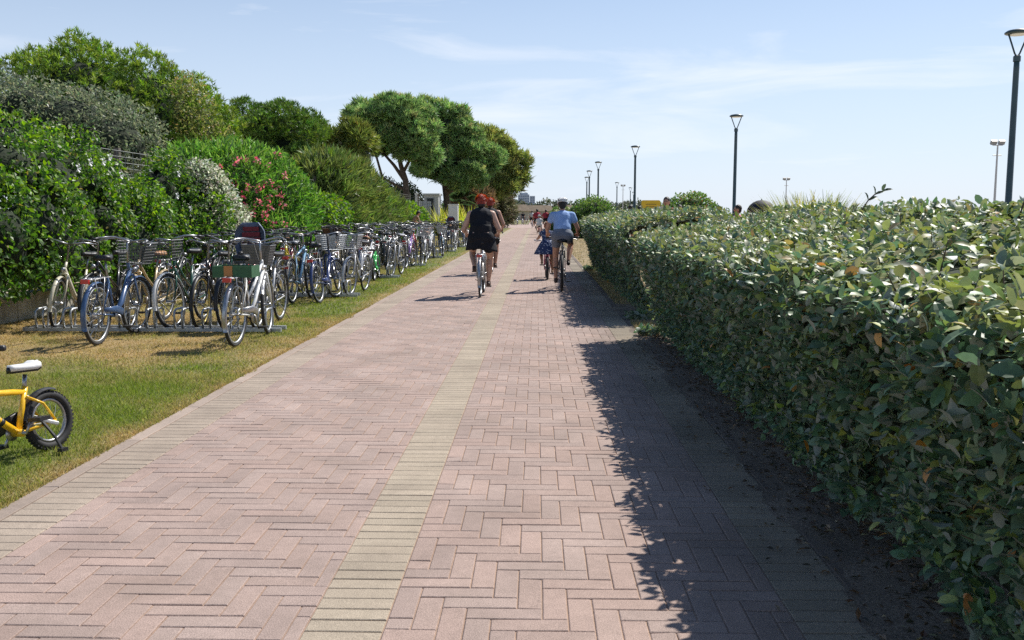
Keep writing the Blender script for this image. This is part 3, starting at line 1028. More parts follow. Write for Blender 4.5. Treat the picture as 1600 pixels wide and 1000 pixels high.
# ---- creeper (ivy) hedge over the fence
IVY = [(0.071, 0.147, 0.026), (0.107, 0.2, 0.034), (0.05, 0.106, 0.024), (0.156, 0.253, 0.04), (0.241, 0.214, 0.066)]
IVY_LIGHT = [(0.17, 0.293, 0.04), (0.226, 0.334, 0.053), (0.127, 0.24, 0.034)]
lob = []
for y in np.arange(9.0, 15.0, 0.62):
    lob.append(((-6.95 + 0.18 * math.sin(y * 2.1), y, 1.88 + 0.12 * math.sin(y * 3.7)), (0.52, 0.60, 0.50)))
    lob.append(((-6.62 + 0.24 * math.sin(y * 1.7 + 1), y + 0.2, 1.10 + 0.18 * math.sin(y * 2.9)), (0.52, 0.62, 0.58)))
    lob.append(((-6.72 + 0.15 * math.sin(y * 2.6), y, 0.72), (0.42, 0.55, 0.45)))
iv = thing('ivy_hedge', 'bright green creeper heaped over the fence at the far left of the photo', 'hedge', (-6.9, 12.0, 0))
leafy(iv, (-6.9, 12.0, 0), lob, 62000, 0.075, 0.72, IVY, (5, 5, 4, 2, 0.35), droop=0.8, light=IVY_LIGHT, outb=0.8, zmin=0.36, clump=(330, 0.20, 0.42, 1.4), shell=0.5, cscale=0.62)
lob = []
for y in np.arange(14.9, 19.6, 0.62):
    hz = 1.25 if y < 16.6 else 1.70
    lob.append(((-6.95 + 0.15 * math.sin(y * 2.3), y, hz + 0.1 * math.sin(y * 3.1)), (0.50, 0.60, 0.55)))
    lob.append(((-6.60 + 0.2 * math.sin(y * 1.9), y + 0.25, 1.05 + 0.15 * math.sin(y * 2.2)), (0.52, 0.62, 0.62)))
    lob.append(((-6.72, y, 0.6), (0.42, 0.55, 0.45)))
iv = thing('ivy_hedge', 'creeper with a dip where the wire fence shows, left of the silvery shrub', 'hedge', (-6.9, 17.0, 0))
leafy(iv, (-6.9, 17.0, 0), lob, 46000, 0.078, 0.70, IVY, (5, 4, 5, 1.6, 0.3), droop=0.7, light=IVY_LIGHT, outb=0.8, zmin=0.36, clump=(240, 0.20, 0.42, 1.4), shell=0.5, cscale=0.62)
# pale petals caught in the creeper
for k, (y, z) in enumerate(((12.55, 2.02), (12.9, 2.12), (13.3, 2.15), (13.5, 2.22), (13.85, 1.98), (16.1, 2.1), (16.0, 1.72), (16.6, 1.5))):
    m = MB()
    for a in range(5):
        c, s_ = math.cos(a * 1.256), math.sin(a * 1.256)
        m.add([(0, 0, 0), (0.03, 0.05 * c - 0.02 * s_, 0.05 * s_ + 0.02 * c), (0.01, 0.075 * c, 0.075 * s_), (0.03, 0.05 * c + 0.02 * s_, 0.05 * s_ - 0.02 * c)], [(0, 1, 2, 3)])
    f = m.build('white_flower', M['white_paint'], iv)
    f.location = (0.68, y - 17.0, z)

# ---- silvery variegated shrub
sh = thing('variegated_shrub', 'shrub with silvery white leaves between creeper and oleander', 'shrub', (-6.5, 18.2, 0))
leafy(sh, (-6.5, 18.2, 0), [((-6.40, 18.0, 1.55), (0.55, 0.7, 0.80)), ((-6.30, 18.6, 1.0), (0.55, 0.8, 0.8)), ((-6.45, 17.8, 1.95), (0.45, 0.5, 0.5))], 10500, 0.085, 0.48,
      [(0.50, 0.51, 0.40), (0.64, 0.64, 0.54), (0.18, 0.23, 0.11), (0.12, 0.16, 0.07)], (4, 3.5, 3, 2), droop=0.1)

# ---- oleander with pink flowers
OL = [(0.091, 0.204, 0.043), (0.137, 0.269, 0.055), (0.073, 0.155, 0.04), (0.2, 0.325, 0.07)]
ol = thing('oleander', 'large oleander bush with pink flower clusters behind the bikes', 'shrub', (-6.9, 22.2, 0))
lob = [((-7.0, 21.0, 1.95), (1.0, 1.3, 1.05)), ((-6.7, 22.6, 1.75), (1.05, 1.4, 1.25)), ((-7.1, 22.2, 2.35), (0.9, 1.3, 0.75)), ((-6.5, 24.1, 1.45), (0.85, 1.1, 1.05)), ((-6.3, 22.4, 0.8), (0.8, 1.6, 0.8)), ((-7.4, 20.0, 2.2), (0.7, 0.9, 0.65))]
leafy(ol, (-6.9, 22.2, 0), lob, 30000, 0.20, 0.17, OL, (5, 5, 3, 3), upb=0.2, outb=0.5, rnd=0.8, droop=-1.0, light=[(0.18, 0.32, 0.07), (0.23, 0.36, 0.10)])
FLOWERS = ((-6.74, 19.75, 2.39), (-6.51, 20.09, 2.54), (-6.38, 20.33, 2.61), (-6.20, 20.67, 2.57), (-6.13, 21.25, 2.49), (-6.16, 22.17, 2.79), (-6.47, 19.88, 2.05), (-6.10, 20.36, 1.96), (-6.36, 19.98, 1.82), (-6.02, 21.54, 2.00), (-5.94, 21.58, 1.84), (-6.00, 20.87, 1.77), (-6.13, 20.39, 1.65), (-6.05, 21.02, 1.54), (-6.25, 20.34, 1.44), (-6.16, 21.09, 1.27), (-6.36, 20.53, 1.20), (-6.12, 20.82, 1.40), (-5.92, 21.64, 1.62), (-6.65, 19.96, 1.40), (-5.79, 21.37, 1.18), (-6.54, 20.30, 1.16), (-6.06, 20.52, 2.06), (-6.65, 19.75, 1.87), (-6.23, 20.12, 1.99), (-5.97, 21.08, 1.15), (-6.28, 20.84, 1.04), (-6.35, 20.09, 1.58), (-5.88, 21.90, 2.30), (-5.99, 20.85, 2.11))
for f in FLOWERS:
    c = Vector((f[0] + 6.9, f[1] - 22.2, f[2]))
    n = 14
    d = rand_dirs(n)
    Pp = np.array(c)[None] + d * rng.uniform(0.02, 0.075, (n, 1))
    C = palette(n, [(0.82, 0.26, 0.32), (0.87, 0.36, 0.40), (0.74, 0.16, 0.24), (0.90, 0.52, 0.52)], (4, 3, 2, 1.2), 0.15)
    link('flower_cluster', leaf_mesh('flower_cluster', Pp, d + 0.6 * rng.standard_normal((n, 3)), d + 0.5 * rng.standard_normal((n, 3)), 0.075, 0.055, C), M['flower'], ol)

# ---- leafy climber further along, feathery tamarisk hedge, shrub by the gate
cl = thing('climber', 'leafy green climber on the fence just past the oleander', 'shrub', (-6.8, 29.3, 0))
leafy(cl, (-6.8, 29.3, 0), [((-6.8, 28.2, 1.3), (0.7, 1.2, 0.8)), ((-6.7, 30.0, 1.25), (0.7, 1.3, 0.8)), ((-6.6, 29.0, 0.7), (0.7, 1.8, 0.6)), ((-6.9, 27.0, 1.1), (0.6, 1.0, 0.9))], 15000, 0.12, 0.7, IVY, (4, 5, 2, 4, 0.3), droop=0.5, light=IVY_LIGHT)
TAM = [(0.206, 0.292, 0.094), (0.264, 0.351, 0.101), (0.167, 0.234, 0.085), (0.312, 0.37, 0.118)]
tm = thing('tamarisk_hedge', 'soft feathery grey-green hedge behind the middle bike racks', 'hedge', (-7.3, 35.5, 0))
tufts(tm, (-7.3, 35.5, 0), [((-7.4, 32.3, 1.9), (1.1, 1.6, 1.5)), ((-7.2, 34.6, 1.85), (1.1, 1.6, 1.55)), ((-7.1, 37.0, 1.65), (1.1, 1.7, 1.35)), ((-7.0, 39.5, 1.35), (1.0, 1.7, 1.1)), ((-6.9, 42.0, 1.1), (0.9, 1.6, 0.95)), ((-6.8, 35.5, 0.8), (0.9, 4.5, 0.9))],
      6500, 0.42, 0.022, 9, TAM, (4, 4, 3, 2), spread=0.45, upb=1.3, outb=0.5, name='foliage', zmin=0.1, light=[(0.24, 0.30, 0.10), (0.28, 0.32, 0.11)])
gs = thing('shrub', 'rounded green shrub just before the white gate post', 'shrub', (-6.9, 48.0, 0))
leafy(gs, (-6.9, 48.0, 0), [((-7.0, 46.0, 1.1), (0.9, 1.6, 1.0)), ((-6.9, 49.0, 1.05), (0.9, 1.9, 1.05)), ((-6.8, 51.8, 0.95), (0.8, 1.5, 0.9))], 9000, 0.17, 0.55, IVY, (4, 5, 3, 3, 0.2), light=IVY_LIGHT)

# ================================================================== TREES behind the fence
PINE = [(0.157, 0.25, 0.048), (0.114, 0.193, 0.041), (0.212, 0.306, 0.061), (0.272, 0.364, 0.072)]
PINE_L = [(0.286, 0.397, 0.075), (0.355, 0.454, 0.085), (0.231, 0.339, 0.065)]
GREYOAK = [(0.152, 0.186, 0.112), (0.196, 0.227, 0.139), (0.112, 0.145, 0.085), (0.251, 0.27, 0.158)]

p1 = thing('pine_tree', 'tallest bright green pine rising above the trees at the left', 'tree', (-13.5, 30.5, 0), group='trees behind the fence')
lob = [((-15.8, 30.5, 5.55), (1.2, 1.8, 1.0)), ((-14.6, 30.5, 5.4), (1.6, 2.2, 1.4)), ((-12.6, 30.5, 4.9), (1.8, 2.2, 1.35)), ((-11.4, 30.0, 4.1), (1.5, 2.0, 1.5)), ((-11.0, 29.4, 3.1), (1.2, 1.8, 1.1)), ((-14.0, 30.0, 4.2), (2.4, 2.0, 1.3)), ((-15.6, 30.2, 4.6), (1.3, 2.0, 1.1))]
tufts(p1, (-13.5, 30.5, 0), lob, 21000, 0.165, 0.016, 9, PINE, (4, 3, 3, 2), upb=0.85, light=PINE_L, clump=(330, 0.22, 0.85), cscale=0.66, shell=0.5)
trunk(p1, (-13.5, 30.5, 0), [(-13.5, 30.5, -0.1), (-13.4, 30.5, 1.8), (-13.6, 30.4, 3.2), (-13.9, 30.4, 4.6)], [0.24, 0.20, 0.17, 0.11],
      [([(-13.5, 30.5, 2.4), (-12.5, 30.3, 3.3), (-11.6, 30.2, 4.1)], [0.12, 0.09, 0.05]), ([(-13.6, 30.4, 3.0), (-15.0, 30.4, 4.2), (-16.8, 30.4, 5.2)], [0.12, 0.09, 0.05]), ([(-13.5, 30.5, 2.0), (-11.8, 29.8, 2.5), (-11.0, 29.5, 3.0)], [0.09, 0.07, 0.04])])

k1 = thing('holm_oak', 'grey-green evergreen oak in front of the tall pine', 'tree', (-12.0, 23.5, 0), group='trees behind the fence')
lob = [((-13.6, 23.5, 3.45), (1.6, 1.6, 1.15)), ((-11.7, 23.5, 3.5), (1.5, 1.6, 1.15)), ((-10.6, 23.2, 3.1), (1.2, 1.4, 1.0)), ((-12.6, 22.8, 2.9), (1.7, 1.4, 0.85)), ((-14.6, 23.2, 2.9), (1.2, 1.4, 0.9)), ((-12.7, 23.6, 4.0), (1.1, 1.2, 0.8))]
leafy(k1, (-12.0, 23.5, 0), lob, 38000, 0.11, 0.50, GREYOAK, (4, 3, 4, 2), name='crown', rnd=0.9, zmin=1.9, clump=(270, 0.28, 0.62), cscale=0.66, shell=0.5)
trunk(k1, (-12.0, 23.5, 0), [(-10.9, 23.4, -0.1), (-10.95, 23.4, 1.6), (-11.1, 23.4, 2.4), (-11.5, 23.4, 3.4)], [0.17, 0.15, 0.13, 0.08],
      [([(-11.0, 23.4, 2.0), (-12.0, 23.4, 2.6), (-13.2, 23.4, 3.2)], [0.10, 0.08, 0.04]), ([(-11.0, 23.4, 2.2), (-10.5, 23.2, 2.8), (-10.3, 23.1, 3.3)], [0.08, 0.06, 0.03])])
k2 = thing('holm_oak', 'dark olive-green oak whose crown leaves the picture at the far left edge', 'tree', (-15.2, 25.0, 0), group='trees behind the fence')
lob = [((-15.2, 24.5, 4.2), (1.7, 1.7, 1.3)), ((-16.5, 25.0, 3.4), (1.6, 1.6, 1.3)), ((-14.6, 23.6, 2.8), (1.4, 1.2, 1.0))]
leafy(k2, (-15.2, 25.0, 0), lob, 15000, 0.12, 0.5, GREYOAK, (3, 2, 5, 1), name='crown', rnd=0.9, zmin=1.4, clump=(130, 0.28, 0.62), cscale=0.66, shell=0.5)
trunk(k2, (-15.2, 25.0, 0), [(-15.2, 25.0, -0.1), (-15.1, 25, 2.0), (-15.2, 25, 3.6)], [0.18, 0.14, 0.08])

y1 = thing('yellow_green_tree', 'yellowish sparse tree between the tall pine and the round pine', 'tree', (-10.2, 28.4, 0), group='trees behind the fence')
lob = [((-10.35, 28.4, 4.3), (0.6, 1.0, 0.95)), ((-9.9, 28.4, 3.5), (0.7, 1.0, 0.85)), ((-10.55, 28.4, 5.0), (0.45, 0.8, 0.7)), ((-9.6, 28.4, 2.7), (0.8, 1.0, 0.8))]
leafy(y1, (-10.2, 28.4, 0), lob, 5200, 0.11, 0.5, [(0.22, 0.25, 0.08), (0.28, 0.27, 0.10), (0.15, 0.20, 0.06), (0.32, 0.25, 0.12)], (4, 3, 3, 1), name='crown', core=False, shell=0.8, zmin=1.6)
trunk(y1, (-10.2, 28.4, 0), [(-10.2, 28.4, -0.1), (-10.1, 28.4, 2.2), (-10.3, 28.4, 4.4)], [0.10, 0.08, 0.03], [([(-10.1, 28.4, 2.0), (-9.8, 28.4, 2.8), (-9.6, 28.4, 3.4)], [0.05, 0.04, 0.02])])

p2 = thing('pine_tree', 'dense rounded dark green pine left of the gap in the trees', 'tree', (-13.0, 46.0, 0), group='trees behind the fence')
lob = [((-13.6, 46.0, 4.9), (2.1, 2.2, 1.7)), ((-12.0, 46.0, 4.7), (1.9, 2.0, 1.6)), ((-14.6, 46.0, 4.3), (1.6, 2.0, 1.5)), ((-11.5, 45.6, 4.1), (1.5, 2.0, 1.2)), ((-13.0, 45.4, 4.0), (2.0, 2.0, 1.4)), ((-12.9, 46, 5.6), (1.5, 1.6, 0.9))]
tufts(p2, (-13.0, 46.0, 0), lob, 15500, 0.20, 0.021, 9, PINE, (3, 4, 2, 1), upb=0.8, light=[(0.12, 0.20, 0.05), (0.14, 0.23, 0.055)], clump=(210, 0.28, 0.85), cscale=0.68, shell=0.5)
trunk(p2, (-13.0, 46.0, 0), [(-13.0, 46, -0.1), (-12.9, 46, 2.0), (-13.1, 46, 4.0)], [0.22, 0.18, 0.12])

y2 = thing('yellow_green_pine', 'lighter yellow-green pine in the gap before the umbrella pines', 'tree', (-10.8, 50.5, 0), group='trees behind the fence')
lob = [((-11.2, 50.5, 5.2), (1.2, 1.5, 1.0)), ((-9.9, 50.5, 5.0), (1.0, 1.4, 1.1)), ((-10.5, 50.3, 4.3), (1.5, 1.5, 0.9)), ((-9.4, 50.5, 4.4), (0.8, 1.0, 0.8))]
tufts(y2, (-10.8, 50.5, 0), lob, 3600, 0.36, 0.032, 8, [(0.27, 0.33, 0.09), (0.33, 0.36, 0.10), (0.19, 0.25, 0.07)], (4, 3, 3), upb=0.8, shell=0.5, clump=(70, 0.35, 0.65), cscale=0.6)
trunk(y2, (-10.8, 50.5, 0), [(-10.4, 50.5, -0.1), (-10.3, 50.5, 2.0), (-10.4, 50.5, 4.2)], [0.15, 0.12, 0.07])

PINE3 = [(0.217, 0.33, 0.133), (0.159, 0.258, 0.108), (0.284, 0.41, 0.167), (0.364, 0.487, 0.2)]
PINE3L = [(0.379, 0.5, 0.2), (0.45, 0.5, 0.235), (0.32, 0.457, 0.174)]
p3 = thing('umbrella_pine', 'umbrella pine with bare bent trunk seen under its crown', 'tree', (-8.6, 57.0, 0), group='trees behind the fence')
lob = [((-9.9, 57.0, 6.9), (1.3, 1.8, 1.15)), ((-8.6, 57.0, 7.5), (1.5, 1.8, 1.05)), ((-7.4, 57.0, 6.8), (1.3, 1.8, 1.15)), ((-9.2, 57.0, 6.0), (1.6, 1.8, 0.8)), ((-7.7, 56.6, 5.7), (1.3, 1.6, 0.9)), ((-6.9, 56.8, 4.9), (0.9, 1.2, 0.7)), ((-9.9, 57, 5.5), (1.0, 1.2, 0.6)), ((-10.4, 57.0, 7.3), (0.7, 1.0, 0.7))]
tufts(p3, (-8.6, 57.0, 0), lob, 10500, 0.30, 0.030, 9, PINE3, (4, 3, 3, 2), upb=0.75, light=PINE3L, shell=0.5, cscale=0.60, clump=(155, 0.35, 0.70, 0.7))
trunk(p3, (-8.6, 57.0, 0), [(-8.2, 57, -0.1), (-8.15, 57, 1.4), (-7.95, 57, 2.5), (-8.0, 57, 3.5), (-8.25, 57, 4.3), (-8.5, 57, 5.4)], [0.25, 0.22, 0.20, 0.18, 0.15, 0.10],
      [([(-8.0, 57, 3.4), (-8.7, 57, 4.4), (-9.6, 57, 5.4)], [0.13, 0.10, 0.06]), ([(-8.1, 57, 4.0), (-7.6, 57, 4.9), (-7.3, 57, 5.8)], [0.11, 0.08, 0.05]), ([(-8.05, 57, 2.9), (-9.4, 57, 3.6), (-9.7, 57, 4.7), (-9.9, 57, 5.6)], [0.10, 0.09, 0.07, 0.05])])
ds = thing('dark_shrub', 'dark shaded shrubs under the umbrella pines', 'shrub', (-8.9, 60.0, 0))
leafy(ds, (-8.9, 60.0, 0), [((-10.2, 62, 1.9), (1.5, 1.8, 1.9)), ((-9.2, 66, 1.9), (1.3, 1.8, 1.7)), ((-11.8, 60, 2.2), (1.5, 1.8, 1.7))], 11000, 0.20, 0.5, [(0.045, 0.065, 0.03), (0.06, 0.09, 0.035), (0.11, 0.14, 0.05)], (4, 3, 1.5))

p4 = thing('umbrella_pine', 'broad umbrella pine in the middle of the far pine group', 'tree', (-6.9, 66.0, 0), group='trees behind the fence')
lob = [((-7.9, 66.0, 8.1), (1.6, 2.2, 1.25)), ((-6.5, 66.0, 7.6), (1.7, 2.2, 1.35)), ((-5.2, 66.0, 6.7), (1.5, 2.0, 1.3)), ((-7.3, 66.0, 6.6), (1.9, 2.2, 1.1)), ((-5.9, 65.6, 5.3), (2.0, 2.0, 1.2)), ((-5.2, 65.4, 4.2), (1.7, 1.8, 1.0)), ((-7.3, 65.6, 4.4), (1.3, 1.6, 0.9)), ((-4.4, 66.0, 5.8), (1.2, 1.8, 1.0)), ((-3.7, 66.5, 5.2), (1.1, 1.6, 0.9)), ((-7.2, 65.5, 5.4), (1.4, 2, 0.9))]
tufts(p4, (-6.9, 66.0, 0), lob, 11500, 0.33, 0.034, 9, PINE3, (4, 4, 2, 1), upb=0.75, light=PINE3L, shell=0.5, cscale=0.62, clump=(200, 0.40, 0.80, 0.7))
trunk(p4, (-6.9, 66.0, 0), [(-6.3, 66, -0.1), (-6.3, 66, 2.0), (-6.5, 66, 3.6), (-6.6, 66, 6.0)], [0.28, 0.24, 0.20, 0.12],
      [([(-6.4, 66, 3.2), (-5.4, 66, 4.6), (-4.7, 66, 5.6)], [0.14, 0.10, 0.06]), ([(-6.4, 66, 3.4), (-7.3, 66, 4.9), (-7.7, 66, 6.4)], [0.14, 0.10, 0.06]), ([(-6.35, 66, 2.6), (-5.9, 66, 3.8), (-5.8, 66, 5.0)], [0.10, 0.08, 0.05])])

p5 = thing('umbrella_pine', 'sunlit yellow-green pine reaching furthest over the paving', 'tree', (-5.2, 92.0, 0), group='trees behind the fence')
lob = [((-5.9, 92.0, 8.3), (2.0, 2.4, 1.5)), ((-4.2, 92.0, 7.6), (1.9, 2.4, 1.5)), ((-2.9, 92.0, 6.2), (1.8, 2.2, 1.5)), ((-5.0, 92.0, 6.3), (2.2, 2.4, 1.3)), ((-2.4, 92.0, 5.2), (1.3, 1.8, 0.9)), ((-7.4, 92, 6.9), (1.9, 2.2, 1.7)), ((-4.0, 91.5, 4.9), (1.8, 2, 1.0)), ((-3.2, 91, 3.9), (1.5, 1.8, 0.9)), ((-5.5, 91, 3.6), (1.8, 2, 1.2))]
tufts(p5, (-5.2, 92.0, 0), lob, 7500, 0.58, 0.052, 8, [(0.23, 0.28, 0.09), (0.18, 0.23, 0.08), (0.28, 0.32, 0.10)], (4, 3, 3), upb=0.75, light=[(0.36, 0.41, 0.13), (0.42, 0.45, 0.15)], shell=0.5, cscale=0.62, clump=(190, 0.5, 0.95, 0.7))
trunk(p5, (-5.2, 92.0, 0), [(-5.4, 92, -0.1), (-5.3, 92, 2.4), (-5.1, 92, 4.4), (-4.9, 92, 6.5)], [0.30, 0.25, 0.20, 0.12],
      [([(-5.2, 92, 3.2), (-4.0, 92, 4.4), (-3.0, 92, 5.4)], [0.15, 0.11, 0.06]), ([(-5.2, 92, 3.6), (-6.4, 92, 5.0), (-7.0, 92, 6.0)], [0.14, 0.10, 0.06])])

# dry brown tamarisk and grey shrubs at the bend
bt = thing('dry_tamarisk', 'brown half-dry tamarisk behind the spiky plant', 'tree', (-5.6, 78.0, 0))
tufts(bt, (-5.6, 78.0, 0), [((-6.0, 78, 3.0), (1.2, 1.4, 1.5)), ((-4.9, 79, 2.3), (1.1, 1.4, 1.3)), ((-5.5, 78, 1.4), (1.5, 1.5, 1.1))], 2400, 0.55, 0.03, 8, [(0.30, 0.22, 0.13), (0.36, 0.27, 0.16), (0.20, 0.18, 0.10)], (4, 3, 2), upb=0.6, name='foliage', shell=0.7, core=False)
trunk(bt, (-5.6, 78.0, 0), [(-5.6, 78, -0.1), (-5.5, 78, 1.4), (-5.8, 78, 2.8)], [0.12, 0.09, 0.04])
gt = thing('grey_tamarisk', 'grey-green feathery shrub left of the far paving', 'shrub', (-4.6, 96.0, 0))
tufts(gt, (-4.6, 96.0, 0), [((-4.3, 97, 2.2), (1.6, 1.8, 1.9)), ((-5.8, 96, 2.6), (1.6, 1.8, 1.9)), ((-3.4, 99, 1.6), (1.1, 1.5, 1.3))], 2600, 0.6, 0.04, 8, [(0.19, 0.20, 0.12), (0.25, 0.23, 0.15), (0.16, 0.18, 0.10)], (4, 3, 3), name='foliage', shell=0.6)

# spiky plants
def spiky(t, org, c, n, L, W, cols, w, tilt=0.75, arch=0.35, seg=3):
    """sword-leaved clump: each leaf a bent strip"""
    arr = []
    V, T, Cc = [], [], []
    C = palette(n, cols, w, 0.25)
    for k in range(n):
        a = random.uniform(0, 2 * PI)
        el = random.uniform(0.15, tilt)
        l = L * random.uniform(0.55, 1.1)
        d = Vector((math.cos(a) * math.sin(el), math.sin(a) * math.sin(el), math.cos(el)))
        s = Vector((-math.sin(a), math.cos(a), 0))
        p = Vector(c) - Vector(org) + Vector((random.uniform(-.12, .12), random.uniform(-.12, .12), 0)) * L * 0.6
        b0 = len(V)
        for q in range(seg + 1):
            f = q / seg
            pos = p + d * (l * f) + Vector((math.cos(a), math.sin(a), 0)) * (arch * l * f * f * 0.5) - Vector((0, 0, arch * l * f * f * el))
            ww = W * (1 - f) ** 0.6 * 0.5 + 0.002
            V += [tuple(pos - s * ww), tuple(pos + s * ww)]
            Cc += [C[k], C[k]]
        for q in range(seg):
            i = b0 + q * 2
            T += [(i, i + 1, i + 3, i + 2)]
    return np.array(V), None, np.array(T), np.array(Cc)
fx = thing('flax_clump', 'yellow-green sword-leaved clump beside the white cabinet', 'plant', (-5.3, 57.5, 0))
arr = [spiky(fx, (-5.3, 57.5, 0), c, 150, 2.2, 0.075, [(0.40, 0.42, 0.08), (0.30, 0.36, 0.07), (0.48, 0.46, 0.13)], (4, 4, 2), tilt=0.85) for c in ((-5.9, 57.5, 0), (-5.35, 57.8, 0), (-4.8, 57.6, 0), (-4.25, 58, 0))]
V, T, Q, C = join_arrays(arr)
tag(link('leaves', mesh_np('leaves', V, T, Q, C), M['leaf'], fx), kind='stuff')
pl = thing('dwarf_palm', 'dark green fan palm behind the spiky clump', 'palm', (-5.8, 74.0, 0))
arr = []
for k in range(26):
    a, el = random.uniform(0, 2 * PI), random.uniform(0.2, 1.5)
    c = Vector((-5.8, 74, 1.9)) + Vector((math.cos(a) * math.sin(el), math.sin(a) * math.sin(el), math.cos(el) * 0.8)) * 1.1
    n = 16
    D = np.array([[math.cos(a + (q - 8) * 0.14) * math.sin(el), math.sin(a + (q - 8) * 0.14) * math.sin(el), math.cos(el) - abs(q - 8) * 0.05] for q in range(n)])
    arr.append(leaf_arrays(np.tile(np.array(c) - np.array([-5.8, 74, 0]), (n, 1)), D, np.tile([[0, 0, 1.0]], (n, 1)), 0.75, 0.06, palette(n, [(0.06, 0.11, 0.045), (0.09, 0.14, 0.06)], (1, 1))))
V, T, Q, C = join_arrays(arr)
tag(link('fronds', mesh_np('fronds', V, T, Q, C), M['leaf'], pl), kind='stuff')
m = MB()
m.tube([(0, 0, -0.1), (0.05, 0, 1.0), (0, 0, 2.0)], [0.17, 0.15, 0.12], 8)
m.build('trunk', M['bark'], pl)
tf = thing('grass_clump', 'tall yellow-green grass clump rising above the near hedge', 'plant', (5.9, 20.0, 0))
arr = [spiky(tf, (5.9, 20, 0), (5.9 + dx, 20 + dy, 0.35), 420, 1.62, 0.036, [(0.27, 0.28, 0.09), (0.20, 0.24, 0.06), (0.34, 0.32, 0.13)], (4, 4, 2), tilt=0.48, arch=0.5, seg=4) for dx, dy in ((-.35, 0), (0, .1), (.3, -.1), (.05, -.3), (-.1, .3))]
V, T, Q, C = join_arrays(arr)
tag(link('leaves', mesh_np('leaves', V, T, Q, C), M['leaf'], tf), kind='stuff')

# round bushes over the hedge and far greenery
def bush(name, label, c, r, n, L, cols, w, extra=()):
    t = thing(name, label, 'bush', (c[0], c[1], 0))
    lobes = [(c, r)] + list(extra)
    leafy(t, (c[0], c[1], 0), lobes, n, L, 0.5, cols, w, light=[(0.13, 0.20, 0.05), (0.16, 0.22, 0.06)])
    return t
BUSH = [(0.093, 0.178, 0.046), (0.132, 0.225, 0.054), (0.07, 0.132, 0.04)]
bush('round_bush', 'rounded green bush behind the far lamp posts', (3.4, 56, 1.15), (1.35, 1.4, 1.35), 7000, 0.17, BUSH, (4, 4, 3), [((4.3, 56, 0.9), (0.8, 1, 0.95)), ((2.5, 56, 0.9), (0.8, 1, 0.9))])
bush('oleander_bush', 'wide green bush with a few reddish leaves behind the yellow board', (8.2, 50, 1.25), (1.4, 1.4, 1.35), 7000, 0.17, BUSH + [(0.30, 0.15, 0.08)], (4, 4, 3, 0.6), [((7.0, 50, 1.1), (0.9, 1, 1.0)), ((9.2, 50, 1.05), (0.8, 1, 1.0))])
bush('low_bush', 'small dark green bush beside the distant riders', (1.9, 74, 0.95), (0.9, 1.5, 1.1), 2600, 0.2, BUSH, (3, 3, 4))
bush('far_bush', 'low grey-green bush where the paving meets the crossing path', (-6.4, 139, 0.9), (1.6, 1.5, 1.3), 2000, 0.3, [(0.11, 0.12, 0.06), (0.09, 0.10, 0.05)], (1, 1))
# a distant belt of trees that reads as one mass
lob = [((x, 420 + 30 * math.sin(x), 1.8 + 1.6 * math.sin(x * 0.31) ** 2), (7, 6, 3.2 + 1.8 * math.sin(x * 0.17) ** 2)) for x in np.arange(-60, 60, 6.5)]
P, N0, r = ell_points(16000, lob, 0.3, 0.0)
n = len(P)
C = palette(n, [(0.075, 0.095, 0.05), (0.10, 0.115, 0.065), (0.06, 0.075, 0.045)], (1, 1, 1))
tag(link('distant_trees', leaf_mesh('distant_trees', P, rand_dirs(n), unit(N0 + 0.6 * rand_dirs(n)), 1.3, 0.8, C), M['leaf']), 'distant low belt of trees at the end of the paving', 'trees', kind='stuff')

# ================================================================== BICYCLES
PAINT = {}
def paint(name, color, rough=0.28):
    if name not in PAINT:
        PAINT[name] = pmat(name + '_paint', color, rough, var=0.10, scale=25, coat=0.4)
    return PAINT[name]
COLORS = {'black': (0.022, 0.022, 0.025), 'dark_grey': (0.075, 0.078, 0.085), 'silver': (0.52, 0.53, 0.55), 'white': (0.74, 0.74, 0.72), 'cream': (0.62, 0.57, 0.43),
          'blue': (0.055, 0.105, 0.22), 'dark_blue': (0.03, 0.05, 0.16), 'light_blue': (0.20, 0.36, 0.52), 'green': (0.05, 0.55, 0.10), 'dark_green': (0.02, 0.085, 0.055),
          'yellow': (0.78, 0.62, 0.05), 'red': (0.50, 0.03, 0.05), 'dark_red': (0.20, 0.03, 0.045), 'beige': (0.52, 0.39, 0.21), 'pink': (0.62, 0.17, 0.24), 'purple': (0.20, 0.10, 0.34),
          'orange_yellow': (0.85, 0.50, 0.02)}
M['wicker'] = pmat('brown_wicker', (0.17, 0.09, 0.045), 0.8, var=0.4, scale=60, bump=0.8, bscale=90)
M['tan_leather'] = pmat('tan_leather', (0.42, 0.21, 0.09), 0.5, var=0.2, scale=30)
M['basket_grey'] = pmat('grey_basket', (0.13, 0.135, 0.14), 0.5, metal=0.3, var=0.2)
M['seat_pad'] = pmat('dark_red_padding', (0.20, 0.02, 0.03), 0.7, var=0.25, scale=30)
M['seat_shell'] = pmat('slate_blue_shell', (0.12, 0.15, 0.21), 0.4, var=0.15)
M['yellow_rim'] = pmat('yellowed_rim', (0.55, 0.43, 0.14), 0.35, metal=0.5, var=0.2)
M['white_plastic'] = pmat('white_plastic', (0.75, 0.75, 0.74), 0.4, var=0.08)

